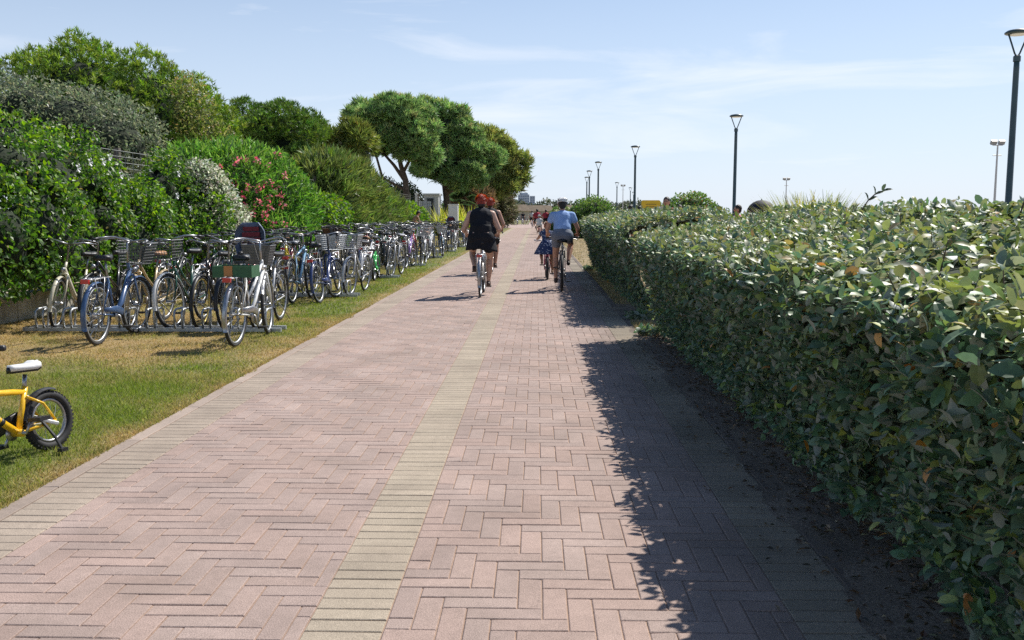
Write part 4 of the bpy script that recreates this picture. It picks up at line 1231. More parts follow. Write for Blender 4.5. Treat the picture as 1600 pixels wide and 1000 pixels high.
def wheel_meshes(Rw, tyre_r, spokes=20):
    t = MB(); t.ring_x((0, 0, 0), Rw - tyre_r, tyre_r, 36, 8)
    r = MB(); r.ring_x((0, 0, 0), Rw - tyre_r * 2 - 0.006, 0.010, 36, 6, w=0.012)
    s = MB()
    s.lathe((0, 0, 0), [(0.010, -0.055), (0.022, -0.035), (0.016, -0.02), (0.016, 0.02), (0.022, 0.035), (0.010, 0.055)], 10, 'X')
    for k in range(spokes):
        a = 2 * PI * k / spokes
        b = a + (0.35 if k % 2 else -0.35)
        x = 0.03 if (k // 2) % 2 else -0.03
        ro = Rw - tyre_r * 2 - 0.008
        s.tube([(x, 0.02 * math.cos(b), 0.02 * math.sin(b)), (0, ro * math.cos(a), ro * math.sin(a))], 0.0012, 3, caps=False)
    return t.mesh('tyre', True), r.mesh('rim', True), s.mesh('spokes')

def arc_strip(c, rad, a0, a1, w, n=16, thick=0.004, crown=0.012):
    """mudguard: curved strip around the wheel (angles from +Y, counter-clockwise towards +Z)"""
    m = MB()
    vs, fs = [], []
    prof = [(-w / 2, -crown), (-w / 4, -crown * 0.25), (0, 0), (w / 4, -crown * 0.25), (w / 2, -crown), (w / 2, -crown - thick), (0, -thick), (-w / 2, -crown - thick)]
    k = len(prof)
    for i in range(n + 1):
        a = a0 + (a1 - a0) * i / n
        for (x, dr) in prof:
            r = rad + dr
            vs.append((c[0] + x, c[1] + r * math.cos(a), c[2] + r * math.sin(a)))
    for i in range(n):
        for q in range(k):
            fs.append((i * k + q, i * k + (q + 1) % k, (i + 1) * k + (q + 1) % k, (i + 1) * k + q))
    fs.append(tuple(range(k))); fs.append(tuple(range(n * k + k - 1, n * k - 1, -1)))
    return m.add(vs, fs)

def bike_kit(style='step', Rw=0.34, WB=1.06, tyre=0.019, guards=True, carrier=True, basket=None, seat_z=0.93, bar_z=1.09, flat_bar=False, chain_guard=True, kid=False, child_seat=False, stand=True):
    """returns a list of (part name, mesh, material key, parent part index or None, tint slot)"""
    k = Rw / 0.34
    kit = []
    def put(name, mb, mat, par=None, smooth=True):
        me = mb.mesh(name, smooth) if isinstance(mb, MB) else mb
        kit.append([name, me, mat, par, (0, 0, 0)])
        return len(kit) - 1
    ys, hy = 0.235 * k, WB
    BB = Vector((0, 0.43 * k, 0.285 * k))
    crown = Vector((0, WB - 0.165 * k, Rw + 0.375 * k))
    htop = crown + Vector((0, -0.065 * k, 0.15 * k))
    hbot = crown + Vector((0, -0.005, 0.01))
    cluster = Vector((0, BB.y - 0.14 * k, BB.z + 0.40 * k))
    sd = (cluster - BB).normalized()
    tr = 0.0165 if not kid else 0.0175
    f = MB()
    f.tube([hbot, htop], tr * 1.15, 8)
    f.tube([BB, cluster + sd * 0.05], tr, 8)
    if style == 'step':
        mid = hbot.lerp(BB, 0.55) + Vector((0, -0.02, -0.05 * k))
        f.tube([hbot + Vector((0, 0, 0.03)), mid, BB], tr * 1.25, 8)
        mid2 = htop.lerp(BB + sd * 0.2 * k, 0.5) + Vector((0, 0.0, -0.05 * k))
        f.tube([htop - Vector((0, 0, 0.04)), mid2, BB + sd * 0.20 * k], tr * 0.95, 8)
    elif style == 'single':
        mid = hbot.lerp(BB, 0.5) + Vector((0, -0.03, -0.09 * k))
        f.tube([hbot + Vector((0, 0, 0.06)), mid, BB], [tr * 1.5, tr * 1.9, tr * 1.7], 8)
    else:
        f.tube([hbot + Vector((0, 0, 0.03)), BB], tr * 1.25, 8)
        f.tube([htop - Vector((0, 0, 0.03)), cluster + sd * 0.02], tr * 1.05, 8)
    for s in (-1, 1):
        f.tube([BB + Vector((s * 0.02, 0, 0)), (s * 0.05, 0.20 * k, Rw * 0.93), (s * 0.055, 0, Rw)], 0.0095, 6)
        f.tube([cluster + Vector((s * 0.015, 0, -0.01)), (s * 0.055, 0.14 * k, Rw + 0.22 * k), (s * 0.055, 0, Rw)], 0.008, 6)
    f.lathe((0, BB.y, BB.z), [(0.022, -0.035), (0.022, 0.035)], 10, 'X')
    put('frame', f, 'TINT')
    fk = MB()
    for s in (-1, 1):
        fk.tube([crown + Vector((s * 0.04, 0, 0)), (s * 0.052, WB - 0.10 * k, Rw + 0.18 * k), (s * 0.052, WB, Rw)], [0.013, 0.012, 0.008], 7)
    fk.tube([crown + Vector((-0.045, 0, 0)), crown + Vector((0.045, 0, 0))], 0.014, 7)
    put('fork', fk, 'TINT')
    tm, rm, sm = wheel_meshes(Rw, tyre, 14 if kid else 20)
    for yy in (0, WB):
        i = put('wheel', tm, 'rubber')
        kit[i][4] = (0, yy, Rw)
        put('rim', rm, 'RIM', i)
        put('spokes', sm, 'steel', i)
    if guards:
        g = arc_strip((0, 0, Rw), Rw + 0.020, R(15), R(205), 0.052)
        g.tube([(-0.03, -Rw * 0.75, Rw + 0.03), (-0.05, 0, Rw)], 0.003, 4)
        g.tube([(0.03, -Rw * 0.75, Rw + 0.03), (0.05, 0, Rw)], 0.003, 4)
        put('mudguard', g, 'GUARD')
        put('mudguard', arc_strip((0, WB, Rw), Rw + 0.020, R(-12), R(155), 0.050), 'GUARD')
    # saddle and post
    top = Vector((0, cluster.y - 0.055 * k, seat_z))
    sp = MB(); sp.tube([cluster + sd * 0.03, top - Vector((0, 0, 0.05))], 0.0125, 8)
    put('seat_post', sp, 'steel')
    s = MB()
    vs, fs = [], []
    L = 0.27 * (0.72 if kid else 1)
    for q in range(9):
        t = q / 8
        w = 0.085 * (1 - t) ** 0.9 + 0.021 if t > 0.12 else 0.085 * (0.55 + t * 3.2)
        for (cx, cz) in ((-1, -0.035), (-0.95, -0.005), (-0.5, 0.012), (0, 0.006), (0.5, 0.012), (0.95, -0.005), (1, -0.035), (0, -0.03)):
            if kid: cx, cz = cx * (0.74 if q == q else 1), cz * 0.8
            vs.append((w * cx, top.y - L * 0.45 + L * t, top.z + cz + (0.014 if t < 0.2 else 0) + 0.010 * t))
    for q in range(8):
        for c in range(8):
            fs.append((q * 8 + c, q * 8 + (c + 1) % 8, (q + 1) * 8 + (c + 1) % 8, (q + 1) * 8 + c))
    fs.append(tuple(range(7, -1, -1))); fs.append(tuple(range(64, 72)))
    s.add(vs, fs)
    put('saddle', s, 'SADDLE')
    sb = MB(); sb.v = [(p[0] * 0.9, p[1] + (p[1] - top.y) * 0.05, p[2] - 0.012) for p in s.v]; sb.f = list(s.f)
    put('saddle_base', sb, 'black')
    # handlebar
    st = Vector((0, htop.y - 0.03, bar_z - 0.03))
    b = MB()
    b.tube([htop - Vector((0, 0, 0.02)), st, st + Vector((0, 0.05, 0.015))], 0.0125, 8)
    gr = []
    bw = 0.27 if not kid else 0.23
    for sgn in (-1, 1):
        if flat_bar:
            pts = [st + Vector((0, 0.05, 0.015)), st + Vector((sgn * 0.08, 0.05, 0.02)), st + Vector((sgn * (bw - 0.1), 0.035, 0.045)), st + Vector((sgn * bw, 0.01, 0.045))]
            g = [st + Vector((sgn * (bw - 0.06), 0.02, 0.045)), st + Vector((sgn * (bw + 0.05), 0.0, 0.045))]
        else:
            pts = [st + Vector((0, 0.05, 0.015)), st + Vector((sgn * 0.08, 0.075, 0.035)), st + Vector((sgn * 0.19, 0.06, 0.055)), st + Vector((sgn * 0.255, -0.02, 0.05)), st + Vector((sgn * 0.28, -0.12, 0.035))]
            g = [st + Vector((sgn * 0.272, -0.09, 0.04)), st + Vector((sgn * 0.292, -0.215, 0.022))]
        b.tube(pts, 0.0112, 7)
        gr.append(g)
        lev = [pts[-2] + Vector((0, 0.0, -0.005)), pts[-2] + Vector((sgn * 0.03, 0.045, -0.02)), pts[-1] + Vector((sgn * 0.03, 0.03, -0.045))]
        b.tube(lev, 0.006, 5)
    hb = put('handlebar', b, 'HBAR')
    for g in gr:
        m = MB(); m.tube(g, 0.0165, 8)
        put('grip', m, 'GRIP', hb)
    # brake cable loops
    m = MB()
    m.tube([st + Vector((0.18, 0.07, 0.04)), st + Vector((0.10, 0.17, 0.02)), st + Vector((0.03, 0.13, -0.10)), crown + Vector((0.02, 0.02, 0.02))], 0.003, 4)
    m.tube([st + Vector((-0.18, 0.07, 0.04)), st + Vector((-0.10, 0.18, 0.0)), htop + Vector((-0.02, 0.03, -0.05)), hbot.lerp(BB, 0.5) + Vector((0, 0, 0.03))], 0.003, 4)
    put('brake_cable', m, 'black')
    # crank, chain guard, pedals
    c = MB()
    c.lathe((0.048, BB.y, BB.z), [(0.085 * k, -0.002), (0.085 * k, 0.002)], 20, 'X')
    ca = R(-55)
    cl = 0.165 * k
    e1 = Vector((0.062, BB.y + cl * math.cos(ca), BB.z + cl * math.sin(ca)))
    e2 = Vector((-0.062, BB.y - cl * math.cos(ca), BB.z - cl * math.sin(ca)))
    c.tube([(0.06, BB.y, BB.z), e1], 0.009, 6)
    c.tube([(-0.06, BB.y, BB.z), e2], 0.009, 6)
    c.tube([(-0.062, BB.y, BB.z), (0.062, BB.y, BB.z)], 0.010, 6)
    cr = put('crankset', c, 'steel')
    for e, sgn in ((e1, 1), (e2, -1)):
        m = MB(); m.box(e + Vector((sgn * 0.055, 0, 0)), (0.09, 0.075, 0.022))
        put('pedal', m, 'black', cr, False)
    if chain_guard:
        m = MB()
        m.tube([(0.056, BB.y + 0.10, BB.z + 0.03), (0.056, BB.y - 0.05, BB.z + 0.075), (0.056, 0.05, Rw + 0.045)], [0.045, 0.042, 0.022], 8, flat=0.95)
        V = m.v
        m.v = [(0.056 + (p[0] - 0.056) * 0.22, p[1], p[2]) for p in V]
        put('chain_guard', m, 'GUARD')
    else:
        m = MB()
        m.tube([(0.048, BB.y, BB.z + 0.083), (0.048, 0, Rw + 0.035), (0.048, -0.035, Rw), (0.048, 0, Rw - 0.035), (0.048, BB.y, BB.z - 0.083)], 0.005, 4)
        put('chain', m, 'black')
    if carrier:
        m = MB()
        z = Rw * 2 + 0.055
        for x in (-0.06, 0.0, 0.06):
            m.tube([(x, 0.22, z), (x, -0.24, z)], 0.005, 5)
        for yy in (0.2, 0.05, -0.1, -0.24):
            m.tube([(-0.065, yy, z), (0.065, yy, z)], 0.005, 5)
        for sgn in (-1, 1):
            m.tube([(sgn * 0.065, -0.18, z), (sgn * 0.06, 0, Rw + 0.01)], 0.005, 5)
            m.tube([(sgn * 0.065, 0.05, z), (sgn * 0.06, 0, Rw + 0.01)], 0.005, 5)
        put('carrier', m, 'CARRIER')
        m = MB(); m.box((0, -0.262, z - 0.02), (0.085, 0.03, 0.045))
        put('rear_light', m, 'red_lens', None, False)
    elif guards:
        m = MB(); m.box((0, -Rw - 0.03, Rw + 0.12), (0.05, 0.03, 0.06))
        put('rear_light', m, 'red_lens', None, False)
    if not kid:
        m = MB(); m.lathe((0, crown.y + 0.08, crown.z + 0.06), [(0.012, -0.05), (0.028, -0.02), (0.033, 0.02), (0.030, 0.028)], 10, 'Y')
        put('headlight', m, 'steel')
        m = MB()
        if stand:
            m.tube([(-0.06, 0.30, BB.z - 0.02), (-0.10, 0.16, 0.16), (-0.15, 0.06, 0.03)], 0.008, 5)
        else:
            m.tube([(-0.06, 0.30, BB.z - 0.02), (-0.075, 0.15, BB.z + 0.0), (-0.08, 0.0, BB.z + 0.02)], 0.008, 5)
        put('kickstand', m, 'steel')
    if basket:
        z0, z1 = bar_z - 0.26, bar_z - 0.02
        yb0, yb1 = htop.y + 0.06, htop.y + 0.32
        m = MB()
        def ringpts(f):
            w = 0.135 + 0.05 * f
            a, c2 = yb0 - 0.0 * f, yb1 - 0.05 + 0.05 * f
            return [(-w, a, z0 + (z1 - z0) * f), (w, a, z0 + (z1 - z0) * f), (w, c2, z0 + (z1 - z0) * f), (-w, c2, z0 + (z1 - z0) * f)]
        nr = 7
        for q in range(nr + 1):
            f = q / nr
            p = ringpts(f)
            for e in range(4):
                m.tube([p[e], p[(e + 1) % 4]], 0.006 if q == nr else 0.003, 4)
        p0, p1 = ringpts(0), ringpts(1)
        for e in range(4):
            for q in range(9):
                t = q / 9
                a = Vector(p0[e]).lerp(Vector(p0[(e + 1) % 4]), t)
                c2 = Vector(p1[e]).lerp(Vector(p1[(e + 1) % 4]), t)
                m.tube([a, c2], 0.003, 4)
        for q in range(8):
            t = (q + 0.5) / 8
            m.tube([Vector(p0[0]).lerp(Vector(p0[1]), t), Vector(p0[3]).lerp(Vector(p0[2]), t)], 0.003, 4)
        if basket == 'solid':
            for e in range(4):
                q0 = [Vector(p0[e]), Vector(p0[(e + 1) % 4]), Vector(p1[(e + 1) % 4]), Vector(p1[e])]
                cc = sum(q0, Vector()) / 4
                ctr = Vector((0, (yb0 + yb1) / 2, (z0 + z1) / 2))
                inn = [v + (ctr - v) * 0.06 for v in q0]
                m.add(q0 + inn, [(0, 1, 2, 3), (7, 6, 5, 4), (0, 4, 5, 1), (1, 5, 6, 2), (2, 6, 7, 3), (3, 7, 4, 0)])
            bt = [Vector(v) + Vector((0, 0, 0.004)) for v in p0] + [Vector(v) + Vector((0, 0, 0.012)) for v in p0]
            m.add(bt, [(3, 2, 1, 0), (4, 5, 6, 7), (0, 1, 5, 4), (1, 2, 6, 5), (2, 3, 7, 6), (3, 0, 4, 7)])
        put('basket', m, 'BASKET', None, False)
    if child_seat:
        z = Rw * 2 + 0.10
        m = MB()
        m.box((0, 0.02, z + 0.05), (0.30, 0.30, 0.10), taper=1.1)
        vs, fs = [], []
        for i in range(9):
            t = i / 8
            hw = 0.16 + 0.045 * math.sin(t * PI * 0.9)
            if t > 0.8: hw *= 1 - (t - 0.8) * 2.0
            zz = z + 0.05 + 0.50 * t
            for (x, dy) in ((-1, 0.10), (-0.9, -0.02), (-0.45, -0.06), (0.45, -0.06), (0.9, -0.02), (1, 0.10)):
                vs.append((x * hw, -0.13 - 0.06 * t + dy, zz))
            for (x, dy) in ((1, 0.08), (0.86, -0.04 + 0.05), (0.4, -0.025), (-0.4, -0.025), (-0.86, 0.01), (-1, 0.08)):
                vs.append((x * hw * 0.97, -0.13 - 0.06 * t + dy, zz))
        for i in range(8):
            for q in range(12):
                fs.append((i * 12 + q, i * 12 + (q + 1) % 12, (i + 1) * 12 + (q + 1) % 12, (i + 1) * 12 + q))
        fs.append(tuple(range(11, -1, -1))); fs.append(tuple(range(96, 108)))
        m.add(vs, fs)
        cs = put('child_seat', m, 'seat_shell', None, True)
        pd = MB()
        for i in range(5):
            pd.box((0, -0.115 - 0.012 * i, z + 0.16 + 0.075 * i), (0.24 + 0.03 * math.sin(i), 0.03, 0.06))
        pd.box((0, 0.03, z + 0.11), (0.22, 0.24, 0.03))
        put('padding', pd, 'seat_pad', cs, False)
    return kit

KITS = {
    'city_wire': bike_kit('step', basket='wire'),
    'city_solid': bike_kit('step', basket='solid'),
    'city': bike_kit('step'),
    'single': bike_kit('single', basket='wire', Rw=0.33, WB=1.03),
    'single_plain': bike_kit('single', Rw=0.33, WB=1.03, carrier=False),
    'mountain': bike_kit('diamond', guards=False, carrier=False, tyre=0.026, flat_bar=True, chain_guard=False, bar_z=1.02, Rw=0.335, WB=1.07),
    'trekking': bike_kit('diamond', flat_bar=True, chain_guard=False, bar_z=1.06),
    'ride_city': bike_kit('step', bar_z=0.97, stand=False),
    'ride_mountain': bike_kit('diamond', guards=False, carrier=False, tyre=0.028, flat_bar=True, chain_guard=False, bar_z=0.95, Rw=0.335, WB=1.07, stand=False),
    'child_seat': bike_kit('step', child_seat=True),
    'kid': bike_kit('diamond', guards=False, carrier=False, tyre=0.024, flat_bar=True, chain_guard=True, Rw=0.25, WB=0.83, seat_z=0.68, bar_z=0.82, kid=True),
    'small_kid': bike_kit('diamond', guards=False, carrier=False, tyre=0.024, flat_bar=True, chain_guard=True, Rw=0.178, WB=0.64, seat_z=0.525, bar_z=0.65, kid=True),
}
for kit in KITS.values():
    for p in kit:
        if len(p[1].materials) == 0:
            p[1].materials.append(M['steel'])

def bike(kitname, label, loc, rz, tint='black', lean=0.0, group=None, guard='steel', saddle='black', bask='basket_grey', grip='black', rim='galv', name='bicycle', hbar='steel', steer=0.0):
    """loc = where the rear wheel touches the ground; rz turns +Y (forward)"""
    t = thing(name, label, 'bicycle', loc, group=group, rot=(0, lean, rz))
    objs = []
    tm = paint(tint, COLORS[tint])
    table = {'TINT': tm, 'RIM': M[rim] if rim in M else M['steel'], 'HBAR': M[hbar], 'GUARD': (tm if guard == 'tint' else M[guard]), 'SADDLE': M[saddle], 'GRIP': M[grip], 'BASKET': M[bask], 'CARRIER': M['black'] if guard == 'black' else M['steel']}
    wb = max(p[4][1] for p in KITS[kitname])
    zc = {'kid': 0.25, 'small_kid': 0.178}.get(kitname, 0.34)
    ax = Vector((0, -0.375, 0.927)).normalized()
    cen = Vector((0, wb - 0.05, zc))
    S = Matrix.Translation(cen) @ Matrix.Rotation(steer, 4, ax) @ Matrix.Translation(-cen)
    ng = 0
    for (nm, me, mat, par, off) in KITS[kitname]:
        o = bpy.data.objects.new(nm, me)
        COL.objects.link(o)
        o.parent = t if par is None else objs[par]
        o.location = off
        ng += nm == 'mudguard'
        if steer and par is None and (nm in ('fork', 'handlebar', 'brake_cable', 'headlight', 'basket') or (nm == 'wheel' and off[1] > 0) or (nm == 'mudguard' and ng == 2)):
            o.matrix_basis = S @ Matrix.Translation(off)
        s = o.material_slots[0]
        s.link = 'OBJECT'
        s.material = table.get(mat) or M[mat]
        objs.append(o)
    if group == GROUP:
        k = random.uniform(0.95, 1.03)
        t.scale = (k, k, k)
    return t

GROUP = 'bicycles parked in the racks'
# ---- bike racks: two galvanised rails with a row of upright loops
def rack_kit(nslots, pitch):
    W = nslots * pitch
    rails = []
    for dy in (-0.11, 0.11):
        m = MB(); m.box((W / 2, dy, 0.035), (W + 0.1, 0.05, 0.045))
        rails.append(m.mesh('rail'))
    m = MB()
    for x in (-0.045, 0.045):
        pts = [(x, -0.13, 0.05), (x, -0.15, 0.20), (x, -0.14, 0.25), (x, -0.09, 0.275), (x, 0.09, 0.275), (x, 0.14, 0.25), (x, 0.15, 0.20), (x, 0.13, 0.05)]
        m.tube(pts, 0.014, 7)
    m.tube([(-0.045, 0, 0.275), (0.045, 0, 0.275)], 0.010, 6)
    loop = m.mesh('wheel_loop', True)
    return rails, loop, W
RACK_PITCH = 0.335
rails, loop_me, RW = rack_kit(9, RACK_PITCH)
for me in (*rails, loop_me):
    me.materials.append(M['galv'])
RACK_Y = [11.0, 15.75, 20.5, 25.3, 30.1, 35.0, 40.0]
ORD = ['nearest', 'second', 'third', 'fourth', 'fifth', 'sixth', 'seventh']
POS = ['first', 'second', 'third', 'fourth', 'fifth', 'sixth', 'seventh', 'eighth', 'ninth', 'tenth', 'eleventh', 'twelfth', 'thirteenth', 'fourteenth']
RX0 = -6.10
for i, y in enumerate(RACK_Y):
    lab = 'galvanised bike rack of upright loops, ' + ('nearest to the yellow child bike' if i == 0 else ORD[i] + ' one along the grass from the viewer')
    t = thing('bike_rack', lab, 'bike rack', (RX0, y, 0), group='bike racks along the lawn')
    for r in rails:
        o = bpy.data.objects.new('rail', r); COL.objects.link(o); o.parent = t
    for k in range(9):
        o = bpy.data.objects.new('wheel_loop', loop_me); COL.objects.link(o); o.parent = t
        o.location = ((k + 0.5) * RACK_PITCH, 0, 0)
GROUP = 'bicycles parked in the racks'
AWAY, TOWARD = 0.0, PI

# the nearest rack, bike by bike
def near(kit, X, side, label, tint, off=0.0, turn=0.0, **kw):
    K = {'small_kid': 0.68, 'kid': 0.83, 'single': 1.03, 'single_plain': 1.03, 'mountain': 1.07}.get(kit, 1.06)
    if side == 'away':
        return bike(kit, label, (X, 11.0 - 0.17 - K + off, 0), AWAY + turn, tint, group=GROUP, **kw)
    return bike(kit, label, (X, 11.0 + 0.17 + K - off, 0), TOWARD + turn, tint, group=GROUP, **kw)
near('single_plain', -5.90, 'toward', 'cream single-tube bike facing the viewer at the far left of the nearest rack', 'cream', steer=R(12), lean=R(-3), guard='tint')
near('city', -5.42, 'toward', 'black city bike between the cream bike and the blue bike', 'black', lean=R(2), guard='black')
near('single', -4.72, 'away', 'blue step-through bike with grey front basket and its rear wheel on the grass', 'blue', steer=R(-8), off=-0.02, turn=R(1.5), lean=R(1.5), guard='tint', bask='basket_grey')
near('city', -4.97, 'toward', 'beige bike with tan saddle right behind the blue bike', 'beige', steer=R(14), lean=R(-2), saddle='tan_leather', guard='tint')
near('city_wire', -4.45, 'toward', 'dark green bike with wide wire basket in the nearest rack', 'dark_green', steer=R(-10), lean=R(2), guard='white_plastic')
near('city', -4.12, 'toward', 'black bike with yellowed wheel rims in the nearest rack', 'black', lean=R(-2.5), rim='yellow_rim', guard='black')
near('child_seat', -3.80, 'toward', 'bike carrying a slate blue child seat with dark red padding', 'dark_grey', lean=R(1), guard='black')
near('city', -3.20, 'away', 'white bike carrying a green crate, rear wheel on the grass', 'white', steer=R(9), off=-0.06, turn=R(-1.5), lean=R(2.0), guard='steel')
near('city_solid', -3.42, 'toward', 'grey bike with deep dark basket at the path end of the nearest rack', 'silver', lean=R(-2), guard='black', bask='basket_grey')
# crate on the carrier of the white bike
M['crate_green'] = pmat('green_crate', (0.035, 0.115, 0.05), 0.6, var=0.15)
M['crate_orange'] = pmat('orange_band', (0.50, 0.22, 0.07), 0.6, var=0.15)
cr = thing('crate', 'small dark green crate with an orange band on the white bike', 'crate', (-3.19, 9.78, 0.741), rz=R(-1.5))
m = MB()
for (c, s) in (((0, -0.125, 0.06), (0.42, 0.015, 0.12)), ((0, 0.125, 0.06), (0.42, 0.015, 0.12)), ((-0.2025, 0, 0.06), (0.015, 0.235, 0.12)), ((0.2025, 0, 0.06), (0.015, 0.235, 0.12)), ((0, 0, 0.008), (0.39, 0.235, 0.012))):
    m.box(c, s)
m.build('crate_body', M['crate_green'], cr)
m = MB(); m.box((-0.04, -0.136, 0.06), (0.09, 0.006, 0.122))
m.build('front_band', M['crate_orange'], cr)

# the racks further along: filled from both sides
SPEC = {
 1: [('city', 'a', 'dark_grey'), ('city_wire', 't', 'dark_green'), ('mountain', 'a', 'black'), ('trekking', 't', 'silver'), ('trekking', 'a', 'red'), ('city', 't', 'yellow'), ('trekking', 'a', 'light_blue'), ('city_solid', 't', 'dark_blue'), ('single', 'a', 'dark_blue'), ('city_wire', 't', 'silver')],
 2: [('city', 'a', 'black'), ('city_wire', 't', 'silver'), ('city', 'a', 'dark_red'), ('mountain', 't', 'dark_grey'), ('city_solid', 't', 'white'), ('single', 'a', 'beige'), ('city', 't', 'black'), ('city', 'a', 'silver'), ('kid', 'a', 'green'), ('trekking', 't', 'silver')],
 3: [('city', 'a', 'dark_grey'), ('city_wire', 't', 'black'), ('trekking', 'a', 'silver'), ('city', 't', 'dark_green'), ('city', 'a', 'dark_red'), ('mountain', 't', 'blue'), ('city', 'a', 'black'), ('city_wire', 't', 'white'), ('city', 'a', 'purple'), ('single', 't', 'silver')],
 4: [('city', 'a', 'black'), ('city_wire', 't', 'silver'), ('trekking', 'a', 'dark_blue'), ('city', 't', 'white'), ('city', 'a', 'dark_grey'), ('mountain', 't', 'black'), ('city', 'a', 'red'), ('city_wire', 't', 'dark_green'), ('city', 'a', 'silver'), ('single', 't', 'light_blue')],
 5: [('city', 'a', 'dark_blue'), ('city_wire', 't', 'black'), ('trekking', 'a', 'dark_grey'), ('city', 't', 'silver'), ('city', 'a', 'black'), ('mountain', 't', 'white'), ('city_wire', 'a', 'light_blue'), ('city', 't', 'dark_red'), ('city', 'a', 'black'), ('single', 't', 'white')],
 6: [('city', 'a', 'black'), ('city_wire', 't', 'dark_grey'), ('trekking', 'a', 'silver'), ('city', 't', 'blue'), ('city', 'a', 'dark_green'), ('mountain', 't', 'black'), ('child_seat', 't', 'dark_blue'), ('city', 't', 'pink'), ('city_wire', 'a', 'silver'), ('single', 't', 'black')],
}
KIND = {'city': 'city bike', 'city_wire': 'bike with wire basket', 'city_solid': 'bike with deep basket', 'single': 'step-through bike with basket', 'mountain': 'mountain bike', 'trekking': 'trekking bike', 'kid': 'child-size bike', 'child_seat': 'bike with child seat'}
for i in range(1, 7):
    for k in (2, 5, 8):
        SPEC[i].insert(k, (random.choice(['city', 'trekking', 'mountain', 'city_wire']), random.choice('at'), random.choice(['black', 'black', 'dark_grey', 'dark_blue', 'dark_green'])))
    n = len(SPEC[i])
    seen = {}
    for k, (kit, side, tint) in enumerate(SPEC[i]):
        X = RX0 + 0.12 + (RW - 0.2) * k / (n - 1) + random.uniform(-.03, .03)
        K = {'kid': 0.83, 'single': 1.03, 'mountain': 1.07}.get(kit, 1.06)
        lab = '%s %s facing %s, %s from path in %s-nearest rack' % (tint.replace('_', ' '), KIND[kit], 'away' if side == 'a' else 'the viewer', POS[n - 1 - k], ORD[i])
        g = random.choice(['steel', 'black', 'black', 'tint', 'black'])
        sd = random.choice(['black', 'black', 'black', 'grey', 'tan_leather'])
        bk = 'wicker' if (i == 2 and kit == 'city_solid') else random.choice(['basket_grey', 'black', 'galv'])
        jit = random.uniform(-.05, .03)
        if side == 'a':
            bike(kit, lab, (X, RACK_Y[i] - 0.17 - K + jit, 0), R(random.uniform(-5, 5)), tint, R(random.uniform(-6, 6)), GROUP, g, sd, bk, hbar=random.choice(['black', 'steel', 'black']), steer=R(random.gauss(0, 9)))
        else:
            bike(kit, lab, (X, RACK_Y[i] + 0.17 + K - jit, 0), PI + R(random.uniform(-5, 5)), tint, R(random.uniform(-6, 6)), GROUP, g, sd, bk, hbar=random.choice(['black', 'steel', 'black']), steer=R(random.gauss(0, 9)))
# two bikes leaning at an angle at the far end
bike('city', 'dark bike standing askew on the lawn past the last rack', (-3.55, 43.6, 0), R(-155), 'dark_blue', R(4), GROUP, 'steel')
bike('trekking', 'pale bike standing askew beside the dark one past the last rack', (-3.2, 45.6, 0), R(-140), 'silver', R(-4), GROUP, 'steel')

# ---- yellow child's bike in front, built on its own
yk = bike('small_kid', "yellow child's bike with white saddle, parked on the grass in front of the racks", (-2.90, 5.37, 0), R(163), 'orange_yellow', lean=R(6.0), guard='black', saddle='white_plastic', rim='steel', name='child_bicycle')
m = MB()
for q in range(44):                      # tread knobs of the rear tyre
    a = 2 * PI * q / 44
    for x in (-0.014, 0.0, 0.014):
        rr = 0.178 - 0.001 - abs(x) * 0.28
        M3 = Matrix.Rotation(a, 3, 'X')
        m.box((x, rr * math.cos(a + (0.07 if x == 0 else 0)), 0.178 + rr * math.sin(a + (0.07 if x == 0 else 0))), (0.010, 0.009, 0.012), rot=M3)
tag(m.build('tread', M['rubber'], yk), kind='stuff')
m = MB()
m.tube([(-0.035, 0.02, 0.20), (-0.035, 0.02, 0.40), (0.0, 0.05, 0.425)], 0.006, 5)
g = arc_strip((0, 0, 0.178), 0.198, R(10), R(110), 0.055, n=10)
g.build('mudguard', M['black'], yk)
for a_, b_, mk in ((0.30, 0.36, 'dark_sleeve'), (0.40, 0.62, 'white_sleeve'), (0.66, 0.70, 'dark_sleeve')):
    A_, B_ = Vector((0, 0.225, 0.149)), Vector((0, 0.549, 0.414))
    q_ = MB(); q_.tube([A_.lerp(B_, a_), A_.lerp(B_, b_)], 0.0230, 10)
    q_.build('decal', M['black'] if mk == 'dark_sleeve' else M['white_plastic'], yk, True)
m = MB(); m.tube([(0.045, 0.15, 0.37), (0.07, 0.06, 0.33)], 0.013, 7)
m.build('spring_damper', M['white_plastic'], yk)
m = MB()
m.tube([(-0.055, 0.10, 0.19), (-0.11, 0.08, 0.10), (-0.15, 0.07, 0.008)], 0.010, 6)
m.box((-0.15, 0.07, 0.012), (0.035, 0.05, 0.02))
m.build('kickstand', M['black'], yk)
m = MB(); m.tube([(-0.055, 0.10, 0.20), (-0.09, 0.02, 0.16)], 0.012, 6)
m.build('axle_bracket', M['white_plastic'], yk)

